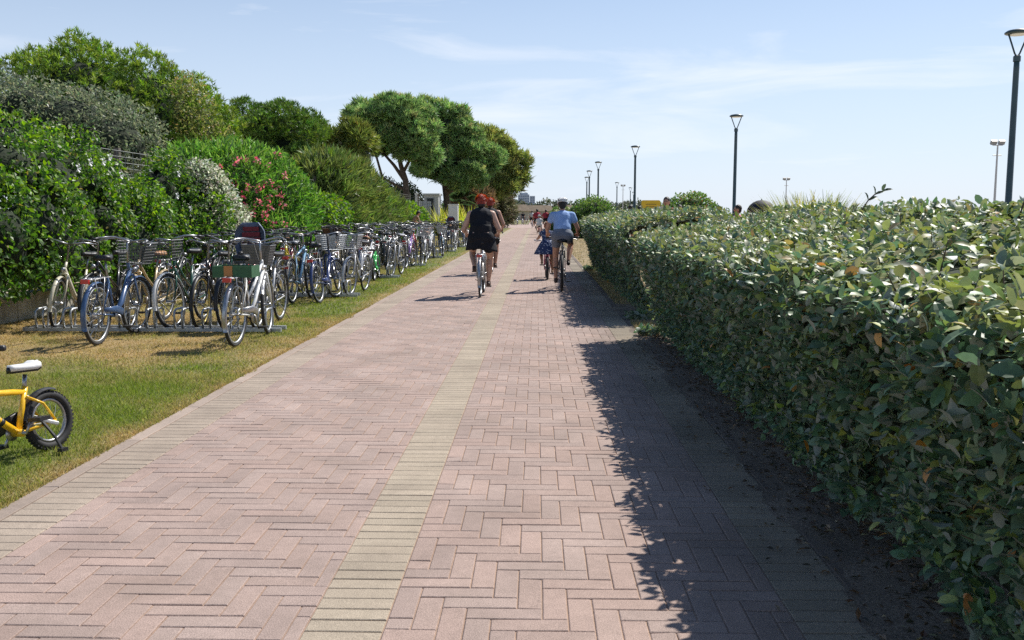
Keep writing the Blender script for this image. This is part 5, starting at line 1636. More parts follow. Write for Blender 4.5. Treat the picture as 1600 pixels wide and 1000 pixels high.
# ================================================================== PEOPLE
M['skin'] = pmat('tanned_skin', (0.50, 0.27, 0.18), 0.5, var=0.10, scale=9)
M['skin_pale'] = pmat('pale_skin', (0.60, 0.36, 0.26), 0.5, var=0.10, scale=9)
M['skin_dark'] = pmat('sunburnt_skin', (0.38, 0.18, 0.11), 0.5, var=0.10, scale=9)
M['red_hair'] = pmat('red_hair', (0.33, 0.035, 0.012), 0.5, var=0.5, scale=40, bump=0.9, bscale=70)
M['dark_hair'] = pmat('dark_hair', (0.022, 0.016, 0.012), 0.5, var=0.4, scale=40, bump=0.8, bscale=70)
M['ginger_hair'] = pmat('ginger_hair', (0.36, 0.11, 0.04), 0.5, var=0.4, scale=40, bump=0.8, bscale=70)
M['navy'] = pmat('navy_cloth', (0.007, 0.008, 0.013), 0.9, var=0.3, scale=12, bump=0.4, bscale=18)
M['tee_blue'] = pmat('light_blue_cloth', (0.29, 0.44, 0.74), 0.85, var=0.12, scale=8, bump=0.5, bscale=14)
M['shorts_grey'] = pmat('grey_cloth', (0.17, 0.19, 0.23), 0.85, var=0.12, scale=12, bump=0.4, bscale=18)
M['white_cloth'] = pmat('white_cloth', (0.68, 0.68, 0.66), 0.85, var=0.08, scale=10, bump=0.3)
M['red_cloth'] = pmat('red_cloth', (0.42, 0.04, 0.06), 0.85, var=0.2, scale=10, bump=0.3)
M['pink_cloth'] = pmat('pink_cloth', (0.75, 0.10, 0.22), 0.85, var=0.12, scale=10, bump=0.3)
M['shoe_brown'] = pmat('brown_sandal', (0.07, 0.04, 0.03), 0.6, var=0.3)
M['shoe_tan'] = pmat('tan_sandal', (0.36, 0.22, 0.13), 0.6, var=0.3)
M['eye'] = pmat('eye', (0.05, 0.035, 0.03), 0.1, var=0.2)
# dotted navy dress cloth
mt, nt, b_ = _nt('dotted_navy_cloth')
vor = nt.nodes.new('ShaderNodeTexVoronoi'); vor.inputs['Scale'].default_value = 26
tcn = nt.nodes.new('ShaderNodeTexCoord')
nt.links.new(tcn.outputs['Object'], vor.inputs['Vector'])
rp = nt.nodes.new('ShaderNodeValToRGB')
rp.color_ramp.elements[0].position = 0.26; rp.color_ramp.elements[0].color = (0.55, 0.58, 0.66, 1)
rp.color_ramp.elements[1].position = 0.32; rp.color_ramp.elements[1].color = (0.030, 0.050, 0.13, 1)
nt.links.new(vor.outputs['Distance'], rp.inputs['Fac'])
nt.links.new(rp.outputs['Color'], b_.inputs['Base Color'])
b_.inputs['Roughness'].default_value = 0.85
M['dots'] = mt

REMESH = []
def vox(name, mb, mat, parent, voxel=0.012, smooth=3):
    """fuse the collected shapes into one continuous skin"""
    o = mb.build(name, mat, parent, smooth=True)
    r = o.modifiers.new('fuse', 'REMESH')
    r.mode = 'VOXEL'
    r.voxel_size = voxel
    r.use_smooth_shade = True
    s = o.modifiers.new('relax', 'SMOOTH')
    s.factor = 0.5
    s.iterations = smooth
    REMESH.append(o)
    return o

def ik(a, b, l1, l2, pole):
    a, b = Vector(a), Vector(b)
    d = b - a
    L = min(d.length, (l1 + l2) * 0.999)
    n = d.normalized()
    x = (l1 * l1 - l2 * l2 + L * L) / (2 * L)
    h = math.sqrt(max(l1 * l1 - x * x, 0))
    p = Vector(pole)
    p = (p - n * p.dot(n)).normalized()
    return a + n * x + p * h

def body(t, j, s, skin, voxel=0.011, w=1.0, arm_w=1.0, leg_w=1.0, fingers=True):
    """one continuous body: torso, neck, head with nose and ears, arms, hands with five fingers, legs"""
    m = MB()
    P, Ch, Nk, Hd = (Vector(j[k]) for k in ('pelvis', 'chest', 'neck', 'head'))
    mid = P.lerp(Ch, 0.5)
    m.cap(P + Vector((-0.07 * w * s, 0, 0)), P + Vector((0.07 * w * s, 0, 0)), 0.115 * w * s, 0.115 * w * s)
    m.cap(P, mid, 0.125 * w * s, 0.118 * w * s, flat=(1.15, 0.9))
    m.cap(mid, Ch, 0.118 * w * s, 0.125 * w * s, flat=(1.25, 0.85))
    m.cap(Ch, Ch.lerp(Nk, 0.8), 0.125 * w * s, 0.06 * s, flat=(1.2, 0.8))
    up = (Hd - Nk).normalized()
    m.cap(Nk - up * 0.04 * s, Hd, 0.053 * s * w ** 0.5, 0.05 * s)
    f = Vector(j.get('face', (0, 1, 0))).normalized()
    f = (f - up * f.dot(up)).normalized()
    rx = f.cross(up)
    rot = Matrix((rx, f, up)).transposed()
    hc = Hd + up * 0.05 * s
    hs = j.get('hs', 1.0) * s
    m.ell(hc, (0.074 * hs, 0.092 * hs, 0.108 * hs), 14, 10, rot)
    m.ell(hc + f * 0.022 * hs - up * 0.062 * hs, (0.054 * hs, 0.062 * hs, 0.055 * hs), 12, 8, rot)
    m.cap(hc + f * 0.088 * hs + up * 0.004 * hs, hc + f * 0.108 * hs - up * 0.022 * hs, 0.010 * hs, 0.015 * hs)
    for q in (-1, 1):
        m.ell(hc + rx * q * 0.077 * hs - up * 0.008 * hs, (0.013 * hs, 0.022 * hs, 0.032 * hs), 8, 6, rot)
    for q, S, E, H in ((-1, 'sl', 'el', 'hl'), (1, 'sr', 'er', 'hr')):
        S, E, H = Vector(j[S]), Vector(j[E]), Vector(j[H])
        a = arm_w
        m.cap(Ch.lerp(Nk, 0.45), S, 0.07 * s * w ** 0.5, 0.056 * s * a)
        m.cap(S, E, 0.055 * s * a, 0.041 * s * a)
        m.cap(E, E.lerp(H, 0.35), 0.041 * s * a, 0.040 * s * a)
        m.cap(E.lerp(H, 0.3), H, 0.040 * s * a, 0.026 * s)
        d = (H - E).normalized()
        side = Vector((q, 0, 0))
        side = (side - d * side.dot(d)).normalized()
        nrm = d.cross(side)
        if nrm.z > 0: nrm = -nrm
        pc = H + d * 0.045 * s
        m.ell(pc, (0.040 * s, 0.048 * s, 0.018 * s), 10, 8, Matrix((side, d, nrm)).transposed())
        if fingers:
            for k, (off, ln) in enumerate(((-0.030, 0.062), (-0.010, 0.072), (0.010, 0.068), (0.029, 0.052))):
                b0 = pc + d * 0.040 * s + side * off * s
                b1 = b0 + d * ln * 0.45 * s + nrm * 0.012 * s
                b2 = b1 + (d * 0.12 + nrm * 0.88) * ln * 0.5 * s
                m.cap(b0, b1, 0.0105 * s, 0.0098 * s, 8)
                m.cap(b1, b2, 0.0098 * s, 0.0088 * s, 8)
            th = pc - side * 0.034 * s - d * 0.012 * s
            m.cap(th, th - side * 0.022 * s + d * 0.03 * s + nrm * 0.012 * s, 0.0125 * s, 0.011 * s, 8)
            m.cap(th - side * 0.022 * s + d * 0.03 * s + nrm * 0.012 * s, th - side * 0.012 * s + d * 0.055 * s + nrm * 0.03 * s, 0.011 * s, 0.009 * s, 8)
    for q, Hp, K, A in ((-1, 'pl', 'kl', 'al'), (1, 'pr', 'kr', 'ar')):
        Hp, K, A = Vector(j[Hp]), Vector(j[K]), Vector(j[A])
        g = leg_w
        m.cap(Hp, K, 0.090 * s * g, 0.057 * s * g)
        m.cap(K, K.lerp(A, 0.35), 0.056 * s * g, 0.060 * s * g)
        m.cap(K.lerp(A, 0.3), A, 0.060 * s * g, 0.036 * s)
        T = Vector(j['tl' if q < 0 else 'tr'])
        m.cap(A - Vector((0, 0, 0.02 * s)), T, 0.035 * s, 0.030 * s, flat=(1.1, 0.8))
    o = vox('body', m, M[skin], t, voxel)
    for q in (-1, 1):
        e = MB(); e.ell(hc + f * 0.083 * hs + rx * q * 0.031 * hs + up * 0.0, (0.011 * hs,) * 3, 8, 6)
        e.build('eye', M['eye'], t, True)
    mo = MB(); mo.cap(hc + f * 0.086 * hs - up * 0.062 * hs - rx * 0.018 * hs, hc + f * 0.086 * hs - up * 0.062 * hs + rx * 0.018 * hs, 0.005 * hs, 0.005 * hs, 6)
    mo.build('mouth', M['red_cloth'], t, True)
    return hc, f, rx, up, rot, hs

def hair_cap(t, H, mat, long=0.0, spiky=False, voxel=0.013):
    hc, f, rx, up, rot, hs = H
    m = MB()
    m.ell(hc + up * 0.022 * hs - f * 0.018 * hs, (0.086 * hs, 0.098 * hs, 0.104 * hs), 14, 10, rot)
    m.ell(hc - f * 0.045 * hs - up * 0.03 * hs, (0.078 * hs, 0.062 * hs, 0.085 * hs), 12, 8, rot)
    if spiky:
        for k in range(110):
            d = Vector(rand_dirs(1)[0])
            if d.dot(up) < -0.15 or d.dot(f) > 0.55: continue
            p = hc + d * 0.085 * hs
            m.cap(p, p + (d + up * 0.4).normalized() * random.uniform(0.015, 0.04) * hs, 0.013 * hs, 0.006 * hs, 7)
    if long:
        m.cap(hc - f * 0.06 * hs - up * 0.02 * hs, hc - f * 0.095 * hs - up * (0.05 + long) * hs, 0.068 * hs, 0.035 * hs)
    if spiky:
        d = rand_dirs(900)
        u_, f_ = np.array(up), np.array(f)
        d = d[(d @ u_ > -0.05) & (d @ f_ < 0.6)]
        n = len(d)
        Pp = np.array(hc)[None] + np.array(up)[None] * 0.02 * hs + d * 0.088 * hs
        C = palette(n, [(0.52, 0.075, 0.02), (0.40, 0.045, 0.015), (0.62, 0.13, 0.04), (0.16, 0.03, 0.015)], (4, 4, 2, 2), 0.3)
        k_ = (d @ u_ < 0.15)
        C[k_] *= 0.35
        Dd = 0.45 * d + 0.35 * u_[None] + 0.6 * rng.standard_normal((n, 3)) - 0.3 * f_[None]
        tag(link('hair_strands', leaf_mesh('hair_strands', Pp, Dd, rand_dirs(n), 0.042 * hs, 0.013, C), M['flower'], t), kind='stuff')
    return vox('hair', m, M[mat], t, voxel, 1 if spiky else 2)

def shoes(t, j, mat, s, voxel=0.011):
    for A, T in (('al', 'tl'), ('ar', 'tr')):
        A, T = Vector(j[A]), Vector(j[T])
        m = MB()
        heel = A + Vector((0, -0.045 * s, -0.055 * s))
        d = (T - A); d.z = 0; d.normalize()
        heel = A - d * 0.04 * s + Vector((0, 0, -0.05 * s))
        m.cap(heel, T + d * 0.02 * s, 0.036 * s, 0.038 * s, flat=(1.05, 0.9))
        m.cap(A - Vector((0, 0, 0.02 * s)), A.lerp(T, 0.5), 0.042 * s, 0.036 * s)
        m.cap(heel - Vector((0, 0, 0.012 * s)), T + d * 0.02 * s - Vector((0, 0, 0.012 * s)), 0.038 * s, 0.040 * s)
        vox('shoe', m, M[mat], t, voxel, 2)

def rider_joints(s, seat, bars, feet, lean=0.12, crank_y=0.43, hip_w=0.10, sh_w=0.185, bar_w=0.28, head_fwd=0.03):
    sx, sy, sz = 0.0, seat[0], seat[1]
    j = {}
    j['pelvis'] = (0, sy, sz + 0.10 * s)
    j['chest'] = (0, sy + lean * 0.8, sz + 0.43 * s)
    j['neck'] = (0, sy + lean, sz + 0.55 * s)
    j['head'] = (0, sy + lean + head_fwd * s, sz + 0.64 * s)
    for q, S, E, H, Pp, K, A, T, ft in ((-1, 'sl', 'el', 'hl', 'pl', 'kl', 'al', 'tl', feet[0]), (1, 'sr', 'er', 'hr', 'pr', 'kr', 'ar', 'tr', feet[1])):
        j[S] = (q * sh_w * s, sy + lean * 0.9, sz + 0.475 * s)
        hand = Vector((q * bar_w, bars[0], bars[1] + 0.025))
        d = (hand - Vector(j[S])).normalized()
        wrist = hand - d * 0.06 * s
        j[H] = tuple(wrist)
        j[E] = tuple(ik(j[S], wrist, 0.285 * s, 0.255 * s, (q * 0.45, -0.35, -0.8)))
        j[Pp] = (q * hip_w * s, sy + 0.02, sz + 0.06 * s)
        toe = Vector((q * 0.115, ft[0] + 0.03 * s, ft[1] + 0.045))
        ank = toe + Vector((0, -0.10 * s, 0.055 * s))
        j[A], j[T] = tuple(ank), tuple(toe)
        j[K] = tuple(ik(j[Pp], ank, 0.43 * s, 0.42 * s, (q * 0.16, 1, 0.2)))
    return j

def torso_cloth(t, j, s, mat, w=1.0, sleeves=0.0, hem=0.0, flare=1.0, name='top', voxel=0.012, inf=0.018):
    m = MB()
    P, Ch, Nk = (Vector(j[k]) for k in ('pelvis', 'chest', 'neck'))
    if not hem:
        P = P.lerp(Ch, 0.34)
    mid = P.lerp(Ch, 0.5)
    m.cap(P, mid, (0.125 * w + inf) * s * flare, (0.118 * w + inf) * s, flat=(1.2, 0.95))
    m.cap(mid, Ch, (0.118 * w + inf) * s, (0.127 * w + inf) * s, flat=(1.28, 0.9))
    m.cap(Ch, Ch.lerp(Nk, 0.62), (0.125 * w + inf) * s, 0.075 * s, flat=(1.25, 0.85))
    for S, E in (('sl', 'el'), ('sr', 'er')):
        S, E = Vector(j[S]), Vector(j[E])
        m.cap(Ch.lerp(Nk, 0.4), Ch.lerp(Nk, 0.42).lerp(S, 0.72), 0.080 * s, 0.062 * s)
        if sleeves:
            m.cap(Ch.lerp(Nk, 0.45), S, 0.078 * s, 0.070 * s)
            m.cap(S, S.lerp(E, sleeves), 0.070 * s, 0.066 * s)
    if hem:
        m.cap(P + Vector((-0.085 * w * s, 0, 0)), P + Vector((0.085 * w * s, 0, 0)), (0.095 * w + inf) * s, (0.095 * w + inf) * s)
        for Hp, K in (('pl', 'kl'), ('pr', 'kr')):
            Hp, K = Vector(j[Hp]), Vector(j[K])
            m.cap(Hp + Vector((0, -0.03, -0.02)), Hp.lerp(K, hem) + Vector((Hp.x * 0.22, -0.03, -0.04)), 0.122 * s * flare, 0.116 * s * flare)
            m.cap(P, Hp.lerp(K, hem * 0.6) + Vector((Hp.x * 0.55, -0.06, -0.08)), 0.12 * s, 0.11 * s * flare)
    return vox(name, m, M[mat], t, voxel, 4)

def shorts(t, j, s, mat, frac=0.55, w=1.0, voxel=0.012, name='shorts', inf=1.0):
    m = MB()
    P = Vector(j['pelvis'])
    m.cap(P + Vector((-0.085 * w * s, 0, -0.02 * s)), P + Vector((0.085 * w * s, 0, -0.02 * s)), 0.135 * w * s, 0.135 * w * s)
    m.cap(P, P + (Vector(j['chest']) - P) * 0.30, 0.140 * w * s, 0.128 * w * s, flat=(1.30, 0.95))
    for Hp, K in (('pl', 'kl'), ('pr', 'kr')):
        Hp, K = Vector(j[Hp]), Vector(j[K])
        m.cap(Hp, Hp.lerp(K, frac), 0.108 * s * inf * w ** 0.5, 0.094 * s * inf * w ** 0.5)
    return vox(name, m, M[mat], t, voxel, 3)

def helmet(t, H, mat='white_plastic', dark='black', k=1.0):
    hc, f, rx, up, rot, hs = H
    hs *= k
    m = MB()
    m.ell(hc + up * 0.045 * hs - f * 0.004 * hs, (0.092 * hs, 0.116 * hs, 0.088 * hs), 16, 10, rot)
    kept = [(i, v) for i, v in enumerate(m.v)]
    V = []
    for v in m.v:                                   # flat lower rim
        d = (Vector(v) - hc).dot(up)
        V.append(tuple(Vector(v) + up * max(0, 0.018 * hs - d)))
    m.v = V
    inner = m.build('helmet', M[dark], t, True)
    for q in range(-3, 4):                          # shell ribs with vents between them
        pts = []
        for i in range(13):
            a = PI * (0.03 + 0.94 * i / 12)
            x = q * 0.028 * hs * (0.55 + 0.45 * math.sin(a))
            y = math.cos(a) * 0.128 * hs
            z = math.sin(a) * 0.098 * hs * math.sqrt(max(1 - (q * 0.24) ** 2, 0.2)) + 0.03 * hs
            pts.append(hc + rx * x + f * y + up * z)
        r = MB(); r.tube(pts, [0.007 * hs if i in (0, 12) else 0.0105 * hs for i in range(13)], 6)
        r.build('shell_rib', M[mat], inner, True)
    pts = [hc + rx * math.cos(a) * 0.098 * hs + f * math.sin(a) * 0.124 * hs + up * 0.028 * hs for a in [2 * PI * i / 20 for i in range(20)]]
    r = MB(); r.tube(pts, 0.013 * hs, 6, closed=True)
    r.build('rim', M[mat], inner, True)
    pts = [hc + rx * math.cos(a) * 0.094 * hs + f * math.sin(a) * 0.02 * hs + up * (0.03 - 0.15 * abs(math.sin(a * 0.5 + PI / 2)) * 0) * hs for a in (0, PI)]
    r = MB()
    r.tube([hc + rx * 0.088 * hs + up * 0.02 * hs, hc + rx * 0.072 * hs - up * 0.08 * hs + f * 0.02 * hs, hc - up * 0.122 * hs + f * 0.035 * hs, hc - rx * 0.072 * hs - up * 0.08 * hs + f * 0.02 * hs, hc - rx * 0.088 * hs + up * 0.02 * hs], 0.004 * hs, 5)
    r.build('strap', M[dark], inner)
    return inner

# pedal positions on the kits: crank at y .43, z .285, arms .165 at -55 degrees (right forward-down)
def pedal_feet(k=1.0, by=0.43, bz=0.285, ang=-55, cl=0.165):
    c, s_ = math.cos(R(ang)) * cl * k, math.sin(R(ang)) * cl * k
    return ((by * k - c, bz * k - s_), (by * k + c, bz * k + s_))

# ---- woman with red hair in a black tunic
loc = (-0.95, 15.7, 0)
bike('ride_city', 'white city bike ridden by the red-haired person in a wide black tunic', loc, R(0), 'white', lean=R(0), guard='steel', name='ridden_bicycle')
t = thing('person', 'person with short red hair in a wide sleeveless black tunic riding away', 'person', loc)
j = rider_joints(1.0, (0.235, 0.93), (0.63, 1.0), pedal_feet(), lean=0.14, bar_w=0.295, sh_w=0.185, hip_w=0.11)
H = body(t, j, 1.0, 'skin_pale', 0.010, w=1.14, arm_w=1.15, leg_w=1.08)
hair_cap(t, H, 'red_hair', spiky=True, voxel=0.007)
m = MB(); m.ell(H[0] - H[1] * 0.05 - H[3] * 0.06, (0.07, 0.05, 0.065), 12, 8, H[4])
vox('nape_hair', m, M['dark_hair'], t, 0.01, 1)
torso_cloth(t, j, 1.0, 'navy', w=1.16, name='tunic', inf=0.022)
P = Vector(j['pelvis'])
m = MB()
vs, fs = [], []
NR = 40
for i in range(13):
    f_ = i / 12
    for q in range(NR):
        a = 2 * PI * q / NR
        fold = 1 + 0.045 * f_ * math.sin(a * 6 + 0.7) + 0.02 * f_ * math.sin(a * 11)
        rx_ = (0.175 + 0.095 * f_ ** 0.8) * fold
        ry_ = (0.155 + 0.10 * f_) * fold
        z = P.z + 0.20 - 0.415 * f_ - 0.035 * f_ * abs(math.cos(a)) ** 2 - (0.02 if math.cos(a) > 0 else 0) * f_
        vs.append((rx_ * math.cos(a), P.y + 0.03 + 0.09 * f_ + ry_ * math.sin(a), z))
for i in range(12):
    for q in range(NR):
        fs.append((i * NR + q, (i + 1) * NR + q, (i + 1) * NR + (q + 1) % NR, i * NR + (q + 1) % NR))
m.add(vs, fs)
sk = m.build('tunic_skirt', M['navy'], t, True)
so = sk.modifiers.new('thickness', 'SOLIDIFY'); so.thickness = 0.006
shorts(t, j, 1.0, 'navy', 0.5, w=1.05)
shoes(t, j, 'shoe_brown', 1.0)
# ---- companion ahead of her
loc = (-1.10, 21.6, 0)
bike('ride_city', 'dark bike ridden ahead of the wide black tunic, mostly hidden', loc, R(-1), 'black', guard='black', name='ridden_bicycle')
t = thing('person', 'person with reddish hair and black tank top riding half hidden ahead of the first', 'person', loc, rz=R(-1))
j = rider_joints(1.04, (0.235, 0.95), (0.63, 1.0), pedal_feet(), lean=0.15, sh_w=0.19, bar_w=0.285)
H = body(t, j, 1.04, 'skin', 0.012, w=1.05, arm_w=1.05)
hair_cap(t, H, 'red_hair', spiky=True, voxel=0.007)
m = MB(); m.ell(H[0] - H[1] * 0.05 - H[3] * 0.06, (0.07, 0.05, 0.065), 12, 8, H[4])
vox('nape_hair', m, M['dark_hair'], t, 0.01, 1)
torso_cloth(t, j, 1.04, 'navy', w=1.15, name='tank_top')
shorts(t, j, 1.04, 'navy', 0.7, w=1.1)
shoes(t, j, 'shoe_brown', 1.04)
# ---- rider with helmet and light blue shirt
loc = (0.47, 17.0, 0)
bike('ride_mountain', 'mountain bike with wide black tyres under the helmeted rider in light blue', loc, R(-2), 'dark_grey', name='ridden_bicycle')
t = thing('person', 'helmeted rider in light blue shirt and grey shorts on the mountain bike', 'person', loc, rz=R(-2))
j = rider_joints(0.95, (0.235, 0.935), (0.74, 0.99), ((0.43 - 0.02, 0.285 - 0.165), (0.43 + 0.02, 0.285 + 0.165)), lean=0.20, bar_w=0.30, sh_w=0.19, hip_w=0.105)
H = body(t, j, 0.95, 'skin', 0.010, w=0.96, leg_w=1.02)
hair_cap(t, H, 'dark_hair')
helmet(t, H, k=1.05)
torso_cloth(t, j, 0.95, 'tee_blue', w=1.0, sleeves=0.40, name='shirt', inf=0.022)
shorts(t, j, 0.95, 'shorts_grey', 0.36, w=1.0)
shoes(t, j, 'shoe_brown', 0.95)
# ---- small girl in dotted dress
loc = (0.24, 20.0, 0)
bike('kid', 'small pink bike ridden by the girl in the dotted dress', loc, R(1), 'pink', grip='white_plastic', name='ridden_bicycle')
t = thing('person', 'small girl with ginger hair in a dark blue dotted dress on a little bike', 'person', loc, rz=R(1))
kk = 0.25 / 0.34
s = 0.66
j = rider_joints(s, (0.16, 0.69), (0.56, 0.83), pedal_feet(kk), lean=0.10, bar_w=0.22, hip_w=0.10, sh_w=0.18)
j['hs'] = 1.28
H = body(t, j, s, 'skin', 0.009, fingers=True)
hair_cap(t, H, 'ginger_hair', long=0.10)
torso_cloth(t, j, s, 'dots', w=1.05, name='bodice', sleeves=0.2)
P = Vector(j['pelvis'])
m = MB()
vs, fs = [], []
for i in range(9):
    f_ = i / 8
    for q in range(28):
        a = 2 * PI * q / 28
        r = (0.105 + 0.165 * f_ ** 0.8) * (1 + 0.06 * f_ * math.sin(a * 7))
        vs.append((r * math.cos(a) * 1.05, P.y + 0.02 + r * math.sin(a) * 0.85, P.z + 0.09 - 0.30 * f_))
for i in range(8):
    for q in range(28):
        fs.append((i * 28 + q, (i + 1) * 28 + q, (i + 1) * 28 + (q + 1) % 28, i * 28 + (q + 1) % 28))
m.add(vs, fs)
sk = m.build('skirt', M['dots'], t, True)
so = sk.modifiers.new('thickness', 'SOLIDIFY'); so.thickness = 0.006
shoes(t, j, 'shoe_tan', s)
# ---- distant child with white helmet, adults beyond
loc = (0.18, 57.5, 0)
bike('kid', 'small red bike ridden by the distant child with the white helmet', loc, R(0), 'red', name='ridden_bicycle')
t = thing('person', 'distant child with white helmet and white shirt on a small red bike', 'person', loc)
s = 0.78
j = rider_joints(s, (0.16, 0.72), (0.56, 0.86), pedal_feet(kk), lean=0.10, bar_w=0.22)
j['hs'] = 1.15
H = body(t, j, s, 'skin', 0.018, fingers=True)
helmet(t, H, k=1.1)
torso_cloth(t, j, s, 'white_cloth', w=1.15, sleeves=0.6, name='shirt', voxel=0.018)
shorts(t, j, s, 'white_cloth', 0.5, voxel=0.018)
shoes(t, j, 'shoe_tan', s, 0.018)
for (lx, ly, lab, blab, top, tint, hat) in ((0.05, 66.0, 'distant rider in a red top just ahead of the child with white helmet', 'dark bike under the distant rider in red', 'red_cloth', 'black', False),
                                       (0.75, 74.0, 'distant rider in dark red with dark hair, right of the other far rider', 'silver bike under the far rider in dark red', 'red_cloth', 'silver', False),
                                       (-0.45, 96.0, 'far rider in white, smallest of those on the paving', 'bike under the far rider in white', 'white_cloth', 'dark_blue', False)):
    loc = (lx, ly, 0)
    bike('ride_city', blab, loc, R(0), tint, name='ridden_bicycle')
    t = thing('person', lab, 'person', loc)
    j = rider_joints(1.05, (0.235, 0.95), (0.63, 1.0), pedal_feet(), lean=0.12, bar_w=0.285)
    H = body(t, j, 1.05, 'skin', 0.02, fingers=True)
    hair_cap(t, H, 'dark_hair', voxel=0.02)
    torso_cloth(t, j, 1.05, top, w=1.2, sleeves=0.5, name='shirt', voxel=0.02)
    shorts(t, j, 1.05, 'navy', 0.6, voxel=0.02)
    shoes(t, j, 'shoe_brown', 1.05, 0.02)

def standing(name, lab, loc, rz, s, skin, hair, top, bottom, bend=0.0, arms='down', bare=False, voxel=0.018):
    t = thing('person', lab, 'person', loc, rz=rz)
    j = {'pelvis': (0, 0, 0.93 * s)}
    cb, sb = math.cos(bend), math.sin(bend)
    def up(h): return (0, sb * h * s, 0.93 * s + cb * h * s)
    j['chest'], j['neck'], j['head'] = up(0.36), up(0.50), up(0.60)
    for q, S, E, Hh, Pp, K, A, T in ((-1, 'sl', 'el', 'hl', 'pl', 'kl', 'al', 'tl'), (1, 'sr', 'er', 'hr', 'pr', 'kr', 'ar', 'tr')):
        c = up(0.44)
        j[S] = (q * 0.19 * s, c[1], c[2])
        if arms == 'down':
            j[E] = (q * 0.25 * s, c[1] - 0.02, c[2] - 0.28 * s); j[Hh] = (q * 0.26 * s, c[1] + 0.06, c[2] - 0.53 * s)
        else:
            j[E] = (q * 0.24 * s, c[1] + 0.10 * s, c[2] - 0.26 * s); j[Hh] = (q * 0.17 * s, c[1] + 0.33 * s, c[2] - 0.30 * s)
        j[Pp] = (q * 0.095 * s, 0, 0.90 * s)
        j[K] = (q * 0.11 * s, 0.03, 0.48 * s)
        j[A] = (q * 0.12 * s, -0.02, 0.08 * s)
        j[T] = (q * 0.13 * s, 0.12 * s, 0.035 * s)
    H = body(t, j, s, skin, voxel, fingers=True)
    hair_cap(t, H, hair, voxel=voxel)
    if not bare:
        torso_cloth(t, j, s, top, w=1.12, sleeves=0.4, name='shirt', voxel=voxel)
    shorts(t, j, s, bottom, 0.6, voxel=voxel)
    shoes(t, j, 'shoe_brown', s, voxel)
    return t
standing('p', 'shirtless person with dark hair bending over the parked bikes', (-5.75, 42.6, 0), R(-62), 1.0, 'skin', 'dark_hair', None, 'navy', bend=0.62, arms='fwd', bare=True)
standing('p', 'person in a bright pink shirt behind the far hedge beside the yellow board', (3.45, 24.9, 0), R(160), 1.10, 'skin', 'dark_hair', 'pink_cloth', 'navy', arms='fwd')
standing('p', 'person in blue just right of the pink shirt behind the hedge', (4.35, 28.5, 0), R(170), 1.0, 'skin', 'dark_hair', 'tee_blue', 'navy')
standing('p', 'dark-clothed person left of the lamp post behind the hedge', (3.75, 37.5, 0), R(20), 1.05, 'skin_dark', 'dark_hair', 'navy', 'navy')
standing('p', 'second dark-clothed person right beside the lamp post behind the hedge', (4.25, 38.5, 0), R(-30), 1.03, 'skin_dark', 'dark_hair', 'navy', 'shorts_grey')
standing('p', 'person in faded pink beside the black canopy', (5.05, 23.6, 0), R(90), 0.97, 'skin', 'dark_hair', 'pink_cloth', 'navy')

# ================================================================== LAMP POSTS
M['lamp_paint'] = pmat('dark_teal_paint', (0.025, 0.055, 0.065), 0.4, var=0.2, scale=6, coat=0.3)
def lamp(loc, h, label):
    t = thing('lamp_post', label, 'lamp post', loc, group='lamp posts along the promenade')
    m = MB()
    m.lathe((0, 0, 0), [(0.11, 0), (0.11, 0.04), (0.085, 0.06), (0.085, 1.4), (0.065, 1.45), (0.055, h - 0.75), (0.05, h - 0.52)], 12)
    m.build('pole', M['lamp_paint'], t, True)
    m = MB(); m.lathe((0, 0, 0), [(0.07, h - 0.62), (0.07, h - 0.52), (0.05, h - 0.50)], 12)
    m.build('collar', M['lamp_paint'], t)
    for sgn in (-1, 1):
        m = MB(); m.tube([(0, 0, h - 0.54), (sgn * 0.05, 0, h - 0.46), (sgn * 0.185, 0, h - 0.10)], 0.017, 7)
        m.build('bracket_arm', M['lamp_paint'], t, True)
    m = MB(); m.lathe((0, 0, 0), [(0.20, h - 0.10), (0.245, h - 0.085), (0.25, h - 0.06), (0.20, h - 0.025), (0.06, h)], 20)
    hd = m.build('lamp_head', M['lamp_paint'], t, True)
    m = MB(); m.lathe((0, 0, 0), [(0.16, h - 0.112), (0.18, h - 0.103)], 16)
    m.build('lens', M['lamp_glass'], hd)
    return t
lamp((9.41, 18.9, 0), 5.0, 'nearest dark green lamp post, cut by the right edge of the photo')
lamp((7.21, 34.3, 0), 5.0, 'second lamp post, with V-shaped bracket, rising behind the black canopy')
lamp((5.18, 49.5, 0), 5.0, 'third lamp post, left of the yellow board')
lamp((4.21, 64.1, 0), 5.0, 'fourth lamp post, tallest over the rounded bush')
lamp((4.33, 77.0, 0), 5.0, 'fifth lamp post, just left of the fourth')
lamp((4.82, 89.9, 0), 5.0, 'sixth lamp post, leftmost behind the rounded bush')
lamp((9.0, 105.0, 0), 5.0, 'seventh lamp post, small, right of the rounded bush')
lamp((12.5, 125.0, 0), 5.0, 'eighth lamp post, tiny, left of the third')
lamp((15.5, 150.0, 0), 5.0, 'ninth lamp post, tiniest, next to the eighth')
